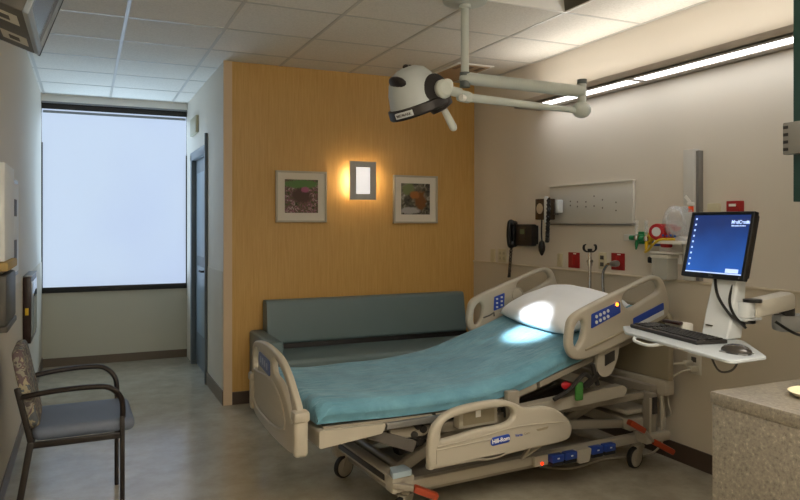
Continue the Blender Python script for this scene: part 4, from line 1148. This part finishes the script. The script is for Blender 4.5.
cs = thing('suction_canister', 'clear suction canister hanging from a white bracket below the red regulator', 'canister', (XR, 3.215, 1.18))
MB().bb((-0.12, -0.13, 0.083), (0, 0.06, 0.095), 0.005).bb((-0.02, -0.10, 0.02), (0, 0.08, 0.16), 0.004).build('bracket', 'white', cs)
MB().bb((-0.11, -0.075, -0.075), (-0.02, 0.055, 0.07), 0.008).build('jar', 'canister', cs)
MB().bb((-0.115, -0.08, 0.055), (-0.015, 0.06, 0.078), 0.006).build('lid', 'off_white', cs)
MB().bb((-0.10, 0.06, 0.02), (-0.05, 0.10, 0.06), 0.008).build('knob', 'black', cs)
ws = MB().bb((3.14, 2.98, 1.325), (XR, 3.20, 1.345), 0.004).bb((3.22, 3.02, 1.345), (XR, 3.12, 1.37), 0.004)
wo = ws.build('wall_shelf', 'white'); tag(wo, 'small white shelf under the bagged oxygen mask', 'shelf')
yt = MB().tube([(3.20, 3.33, 1.268), (3.17, 3.27, 1.285), (3.13, 3.19, 1.322), (3.12, 3.13, 1.350), (3.14, 3.08, 1.354), (3.16, 3.05, 1.354)], 0.008, 10, 5).build('yellow_tube', 'yellow')
tag(yt, 'short yellow tube in front of the white shelf below the regulator', 'tube')

# oxygen mask in a clear bag
def crumple(name, m, c, r, seed, parent, amp=0.25):
    bm = bmesh.new(); bmesh.ops.create_icosphere(bm, subdivisions=3, radius=1.0)
    rd = random.Random(seed)
    ws_ = [(Vector((rd.uniform(-1, 1), rd.uniform(-1, 1), rd.uniform(-1, 1)))*rd.uniform(2, 6), rd.uniform(0, 6)) for _ in range(7)]
    for v in bm.verts:
        d = sum(math.sin(v.co.dot(k) + p) for k, p in ws_)/7
        v.co *= 1 + amp*d*1.6
        v.co = Vector((v.co.x*r[0], v.co.y*r[1], v.co.z*r[2])) + Vector(c)
    me = bpy.data.meshes.new(name); bm.to_mesh(me); bm.free(); me.materials.append(MATS[m])
    o = bpy.data.objects.new(name, me); COL.objects.link(o); o.parent = parent; return o
mk = thing('bagged_oxygen_mask', 'clear plastic bag holding an oxygen mask and coiled tubing by the red regulator', 'medical mask', (3.20, 3.075, 1.345))
crumple('bag', 'clear_plastic', (0, -0.01, 0.10), (0.06, 0.125, 0.10), 3, mk)
crumple('mask', 'clear_plastic', (0.0, 0.02, 0.07), (0.045, 0.05, 0.05), 5, mk, 0.1)
MB().tube([(0.0, -0.07, 0.05), (-0.01, -0.05, 0.16), (0.0, 0.02, 0.20), (0.0, 0.08, 0.14), (-0.01, 0.02, 0.05), (0, -0.05, 0.07), (0.01, 0.0, 0.12)], 0.009, 10, 8).build('tubing', 'clear_plastic', mk)
q = MB()
for k in range(4):
    q.bb((-0.072, -0.06+k*0.03, 0.022+0.004*(k % 2)), (-0.070, -0.045+k*0.03, 0.034+0.004*(k % 2)))
q.build('bag_print', 'blue_knob', mk)
og = MB().bb((3.238, 2.99, 1.515), (3.246, 3.025, 1.548), 0.002).build('orange_tag', 'orange_tag'); tag(og, 'small bright orange tag beside the upper left of the monitor', 'tag')
wc = MB().bb((3.236, 2.985, 1.552), (3.248, 3.035, 1.572), 0.003).beam((3.24, 3.01, 1.57), (3.24, 3.05, 1.61), 0.004, 0.02, 0.001).build('white_clip', 'white')
tag(wc, 'white clip above the orange tag on the raceway', 'clip')

# low outlet with plugs
lo = wall_plate(3.025, 0.615, 0.10, 0.12, 'off_white', 'white power outlet low on the headwall under the keyboard tray', [(0, 0.026, 0.035, 0.03), (0, -0.026, 0.035, 0.03)])
cd = MB().bb((3.225, 3.028, 0.60), (3.285, 3.062, 0.635), 0.008)
cd.tube([(3.23, 3.045, 0.618), (3.17, 3.08, 0.61), (3.14, 3.13, 0.54), (3.17, 3.165, 0.42), (3.20, 3.17, 0.28), (3.20, 3.18, 0.14), (3.16, 3.22, 0.05), (3.10, 3.30, 0.009), (2.9, 3.34, 0.008), (2.6, 3.30, 0.008), (2.45, 3.40, 0.008)], 0.006, 8, 6)
c1 = cd.build('power_cord', 'cord_white'); tag(c1, 'ivory power cord running from the low outlet to the floor under the bed', 'cord')
cd = MB().bb((3.225, 2.985, 0.575), (3.285, 3.02, 0.61), 0.008)
cd.tube([(3.23, 3.0, 0.592), (3.18, 3.04, 0.57), (3.16, 3.10, 0.50), (3.19, 3.135, 0.38), (3.22, 3.14, 0.30), (3.24, 3.20, 0.26)], 0.005, 8, 6)
c2 = cd.build('power_cord', 'cord_white'); tag(c2, 'second, shorter ivory cord plugged into the lower socket of the low outlet', 'cord')

# ------------------------------------------------------------------ computer arm station
st = thing('computer_arm_station', 'white wall arm with keyboard tray and monitor post', 'workstation', (0, 0, 0))
tray = chamfer([(2.125, 2.33), (2.00, 1.70), (2.01, 1.68), (2.185, 1.69), (2.39, 1.95), (2.42, 2.40), (2.23, 2.46)], 0.015)
tr = MB().plate(tray, [], 0.013, 0.004, frame((0, 0, 0.975), (1, 0, 0), (0, 1, 0))).build('tray', mat('tray_grey', '#b4babd', 0.4), st)
MB().tube([(2.12, 2.26, 0.970), (2.095, 2.24, 0.957), (2.075, 2.14, 0.955), (2.09, 2.08, 0.970)], 0.007, 8, 4).build('tray_handle', 'cool_white', tr)
MB().bb((2.20, 2.02, 0.955), (2.36, 2.20, 0.970), 0.006).build('tray_bracket', 'cool_white', tr)
# post
px0 = Vector((2.36, 2.05, 0.985)); px1 = Vector((2.47, 2.06, 1.33))
def post():
    n = MB()
    a_ = [(2.335, 1.985, 0.982), (2.335, 2.115, 0.982), (2.42, 2.115, 0.982), (2.42, 1.985, 0.982)]
    b_ = [(2.425, 2.00, 1.27), (2.425, 2.12, 1.27), (2.47, 2.12, 1.27), (2.47, 2.00, 1.27)]
    m_ = [(2.365, 1.99, 1.06), (2.365, 2.125, 1.06), (2.44, 2.125, 1.06), (2.44, 1.99, 1.06)]
    vs = a_ + m_ + b_
    fs = [(3, 2, 1, 0), (8, 9, 10, 11)]
    for l in (0, 4):
        for k in range(4): fs.append((l+k, l+(k+1) % 4, l+4+(k+1) % 4, l+4+k))
    return n.add(vs, fs)
po = post().build('monitor_post', 'cool_white', st)
bv = po.modifiers.new('b', 'BEVEL'); bv.width = 0.008; bv.segments = 2
MB().bb((2.345, 2.07, 1.025), (2.353, 2.10, 1.030)).build('post_mark', 'rubber_grey', po)
# arm
MB().cyl((2.44, 1.985, 1.07), (2.44, 1.985, 1.13), 0.035, 18).bb((2.40, 1.955, 1.055), (2.50, 2.02, 1.068), 0.004).build('arm_hinge', 'cool_white', st)
MB().cyl((2.455, 1.965, 1.13), (2.455, 1.965, 1.142), 0.036, 18).cyl((2.44, 1.985, 1.045), (2.44, 1.985, 1.058), 0.037, 18).build('hinge_ring', 'black', st)
a1 = MB().beam((2.455, 1.985, 1.098), (2.71, 1.995, 1.125), 0.080, 0.075, 0.020).build('spring_arm', 'off_white', st)
MB().bb((2.53, 1.924, 1.078), (2.57, 1.9265, 1.083)).build('arm_mark', 'rubber_grey', a1)
MB().cyl((2.70, 1.995, 1.06), (2.70, 1.995, 1.09), 0.030, 18).build('elbow_ring', 'black', st)
MB().beam((2.66, 2.02, 1.028), (3.26, 1.80, 1.025), 0.075, 0.075, 0.018).build('wall_arm', mat('arm_grey', '#9b9d9c', 0.4), st)
MB().bb((3.22, 1.74, 0.92), (XR-0.006, 1.86, 1.085), 0.008).build('wall_mount', 'cool_white', st)
MB().tube([(2.55, 1.935, 1.05), (2.60, 1.90, 1.01), (2.70, 1.92, 0.985), (2.85, 1.94, 0.975), (3.0, 1.87, 0.98), (3.2, 1.79, 0.985)], 0.006, 8, 6).build('arm_cable', 'black', st)
MB().tube([(2.40, 2.10, 1.22), (2.36, 2.05, 1.15), (2.36, 1.99, 1.08), (2.40, 1.955, 1.04)], 0.006, 8, 5).tube([(2.42, 2.02, 1.22), (2.385, 2.015, 1.14), (2.375, 1.985, 1.08), (2.40, 1.95, 1.03)], 0.0055, 8, 5).build('monitor_cable', 'black', st)
MB().tube([(2.25, 2.0, 0.965), (2.24, 1.97, 0.91), (2.20, 1.90, 0.885), (2.17, 1.82, 0.91), (2.16, 1.78, 0.965)], 0.004, 8, 6).build('hanging_cable', 'rubber_grey', st)

def rebase(root, loc):
    root.location = loc
    for c in root.children: c.location = Vector(c.location) - Vector(loc)
rebase(st, (3.29, 1.80, 1.0))

# monitor: faces -X, leaned back
mo = thing('computer_monitor', 'black flat monitor showing a blue desktop on the arm post', 'monitor', (2.445, 2.105, 1.352), rot=(0, R(13), R(-3)))
# local: -x faces viewer, y horizontal, z up
Mf = lambda x: frame((x, 0, 0), (0, -1, 0), (0, 0, 1))
wo_, ho3 = 0.167, 0.143
MB().plate(chamfer([(-wo_, -ho3), (wo_, -ho3), (wo_, ho3), (-wo_, ho3)], 0.006), [[(-0.150, -0.122), (0.150, -0.122), (0.150, 0.129), (-0.150, 0.129)]], 0.025, 0.004, Mf(-0.02)).build('bezel', 'black', mo)
MB().bb((-0.020, -0.155, -0.13), (0.015, 0.155, 0.135), 0.008).build('back_shell', 'black', mo)
scr = MB().bb((-0.026, -0.150, -0.122), (-0.020, 0.150, 0.129)).build('screen', 'lit_screen', mo, 0)
MB().text('MedCenter', 0.021, frame((-0.0268, -0.055, 0.098), (0, -1, 0), (0, 0, 1)), 0.0003, 0.0006, 'LEFT').bb((-0.0272, -0.131, 0.092), (-0.0265, -0.142, 0.104)).text('Information Services', 0.0085, frame((-0.0268, -0.058, 0.083), (0, -1, 0), (0, 0, 1)), 0.0003, 0.0003, 'LEFT').build('screen_lettering', 'screen_white', scr, 0)
ic = MB()
for k in range(9):
    ic.bb((-0.0272, 0.132, 0.108-k*0.025), (-0.0265, 0.140, 0.116-k*0.025))
ic.build('icon', 'screen_white', scr, 0)
MB().bb((-0.0272, -0.148, -0.122), (-0.0265, 0.150, -0.117)).bb((-0.0272, -0.130, -0.115), (-0.0265, -0.065, -0.098)).build('taskbar', 'screen_white', scr, 0)
MB().text('DELL', 0.011, frame((-0.0330, 0.0, -0.133), (0, -1, 0), (0, 0, 1)), 0.0003).cyl((-0.033, -0.145, -0.133), (-0.034, -0.145, -0.133), 0.003, 8).build('bezel_mark', 'brushed', mo, 0)

# keyboard and mouse
kb = thing('keyboard', 'black computer keyboard on the white arm tray', 'keyboard', (2.248, 2.168, 0.9815), math.atan2(2.40-1.935, 2.212-2.12) )
# local x along keyboard (toward the far end), local y away from typist is -y? keep symmetric
MB().bb((-0.232, -0.070, 0.0), (0.232, 0.070, 0.016), 0.005).build('body', 'keyboard', kb)
ks = MB()
for r_ in range(5):
    for c_ in range(20):
        if c_ in (14,) : continue
        ks.box((-0.215 + c_*0.0226, -0.046 + r_*0.0225, 0.018), (0.018, 0.018, 0.008), 0.003)
ks.build('keycap', 'keycap', kb, kind='stuff')
ms_ = thing('mouse', 'dark computer mouse at the end of the keyboard tray', 'mouse', (2.135, 1.775, 0.9815), R(100))
MB().ball((0, 0, 0.008), (0.056, 0.034, 0.026), 20).build('shell', 'mouse', ms_)
MB().bb((-0.05, -0.03, 0.0), (0.05, 0.03, 0.006), 0.003).build('underside', 'steel', ms_)
for o_ in ms_.children:
    if o_.name.startswith('shell'):
        for v in o_.data.vertices:
            if v.co.z < 0: v.co.z = 0.0
sc2 = thing('scanner_cradle', 'small white cradle with a dark red scanner behind the keyboard', 'scanner', (2.37, 2.26, 0.9815))
MB().bb((-0.03, -0.05, 0), (0.03, 0.06, 0.035), 0.008).build('cradle', 'off_white', sc2)
MB().bb((-0.055, -0.05, 0.03), (-0.03, 0.05, 0.045), 0.006).build('scanner_body', 'cabinet_wood', sc2)

# ------------------------------------------------------------------ counter, wall cabinet
ct = thing('counter', 'beige speckled solid surface counter with waterfall end in the foreground', 'counter', (1.83, 0.4, 0))
MB().bb((0, -0.2, 0.87), (XR-0.02-1.83, 1.22, 0.91), 0.003).build('countertop', 'speckled_solid_surface', ct)
MB().bb((0.003, -0.19, 0.0), (0.045, 1.215, 0.87), 0.002).build('side_panel', 'speckled_solid_surface', ct)
MB().bb((0.045, 1.14, 0.0), (XR-0.025-1.83, 1.20, 0.87)).build('back_panel', 'speckled_solid_surface', ct)
di = thing('emesis_dish', 'cream shallow dish at the right edge of the counter', 'dish', (2.06, 1.42, 0.91))
MB().lathe([(0.0, 0.002), (0.05, 0.001), (0.065, 0.004), (0.082, 0.018), (0.078, 0.019), (0.06, 0.008), (0.0, 0.006)], (0, 0, 0)).build('bowl', 'dish_cream', di)
cb = thing('hanging_wall_cabinet', 'dark green cabinet hanging above the counter at the right edge', 'cabinet', (2.128, 1.55, 1.52))
MB().bb((0, -0.9, 0), (XR-2.128-0.002, 0, H-1.52-0.001), 0.002).build('body', 'dark_green', cb)
gh = thing('glove_box_holder', 'grey notched metal holder fixed to the dark green cabinet', 'holder', (2.125, 1.52, 1.675))
n_ = MB().bb((-0.028, -0.14, 0), (0.0, 0.045, 0.105), 0.003)
n_.build('bracket', 'grey_panel', gh)
nn = MB()
for k in range(4):
    nn.bb((-0.0290, 0.025, 0.012+k*0.024), (-0.0275, 0.043, 0.022+k*0.024))
nn.build('notch', 'black_soft', gh)

# ------------------------------------------------------------------ left wall things
tv = thing('wall_television', 'grey television mounted high on the left wall, tilted down', 'television', (-0.19, 2.78, 2.19), rot=(0, R(20), 0))
# local: front face at x=0 facing +x; y along wall; z up
MB().bb((-0.165, 0, 0.0), (-0.012, 0.67, 0.42), 0.008).build('body', 'tv_grey', tv)
MB().plate(chamfer([(0, 0), (0.67, 0), (0.67, 0.43), (0, 0.43)], 0.01), [[(0.03, 0.035), (0.645, 0.035), (0.645, 0.40), (0.03, 0.40)]], 0.022, 0.004, frame((-0.004, 0, 0), (0, 1, 0), (0, 0, 1))).build('bezel', 'tv_silver', tv)
MB().bb((-0.012, 0.028, 0.033), (-0.006, 0.647, 0.402)).build('screen', 'tv_screen', tv, 0)
MB().bb((-0.002, 0.655, 0.0), (0.009, 0.672, 0.43)).build('far_edge', 'black', tv)
for (xa, ya) in ((-0.14, 0.10), (-0.13, 0.42)):
    l_ = MB().bb((xa, ya, -0.0015), (xa+0.10, ya+0.14, 0.0)).build('warning_label', 'off_white', tv)
    MB().bb((xa+0.03, ya+0.04, -0.003), (xa+0.07, ya+0.10, -0.0012)).build('label_print', 'rubber_grey', l_)
MB().bb((-0.135, 0.15, 0.05), (-0.155-0.02, 0.5, 0.35), 0.01).build('mount', 'cabinet_wood', tv)
wm = MB().beam((-0.40, 3.1, 2.45), (-0.33, 3.1, 2.45), 0.10, 0.14).build('mount_arm', 'cabinet_wood')
wm.parent = tv; bpy.context.view_layer.update(); wm.matrix_parent_inverse = tv.matrix_world.inverted()

bbp = thing('bulletin_board', 'grey framed bulletin board with pinned photos on the left wall', 'bulletin board', (XL, 4.72, 1.42))
MB().bb((0, -0.24, -0.29), (0.018, 0.24, 0.29), 0.003).build('frame', 'brushed', bbp)
MB().bb((0.018, -0.215, -0.265), (0.021, 0.215, 0.265)).build('board', 'paper', bbp)
for (yy, zz, h_, mm) in ((-0.03, 0.12, 0.10, 'photo_dark'), (-0.03, 0.0, 0.06, 'paper'), (-0.03, -0.13, 0.12, 'photo_dark')):
    MB().bb((0.021, yy-0.07, zz-h_/2), (0.0235, yy+0.09, zz+h_/2)).build('pinned_photo', mm, bbp)
wp = thing('whiteboard', 'white panel projecting from the left wall at the picture edge', 'board', (XL+0.004, 4.22, 1.5))
MB().bb((0, -0.30, -0.24), (0.035, 0.20, 0.25), 0.003).build('panel', 'paper', wp)
MB().bb((0, -0.30, -0.29), (0.05, 0.20, -0.245), 0.008).build('tray', 'paper_tan', wp)
cbx = thing('dispenser_box', 'grey dispenser box on the left wall below the white panel', 'dispenser', (XL+0.004, 4.15, 1.07))
MB().bb((0, -0.25, -0.13), (0.045, 0.24, 0.12), 0.012).build('body', 'tv_grey', cbx)
MB().bb((0, -0.25, -0.16), (0.05, 0.24, -0.131), 0.006).build('lower_lip', 'rubber_grey', cbx)
wcab = thing('framed_wall_cabinet', 'dark reddish wood shallow cabinet low on the left wall with glass front', 'cabinet', (XL+0.004, 5.79, 0.835))
MB().bb((0, -0.30, -0.23), (0.05, 0.30, 0.235), 0.004).build('body', 'cabinet_wood', wcab)
MB().bb((0.05, -0.26, -0.19), (0.056, 0.26, 0.20), 0.001).build('glass_front', 'cabinet_glass', wcab)
MB().bb((0.014, -0.304, -0.03), (0.036, -0.299, 0.02), 0.001).build('yellow_sticker', 'yellow', wcab, label='yellow sticker')
MB().bb((0.0, -0.298, 0.236), (0.055, 0.298, 0.243), 0.001).build('top_edge', 'brushed', wcab)
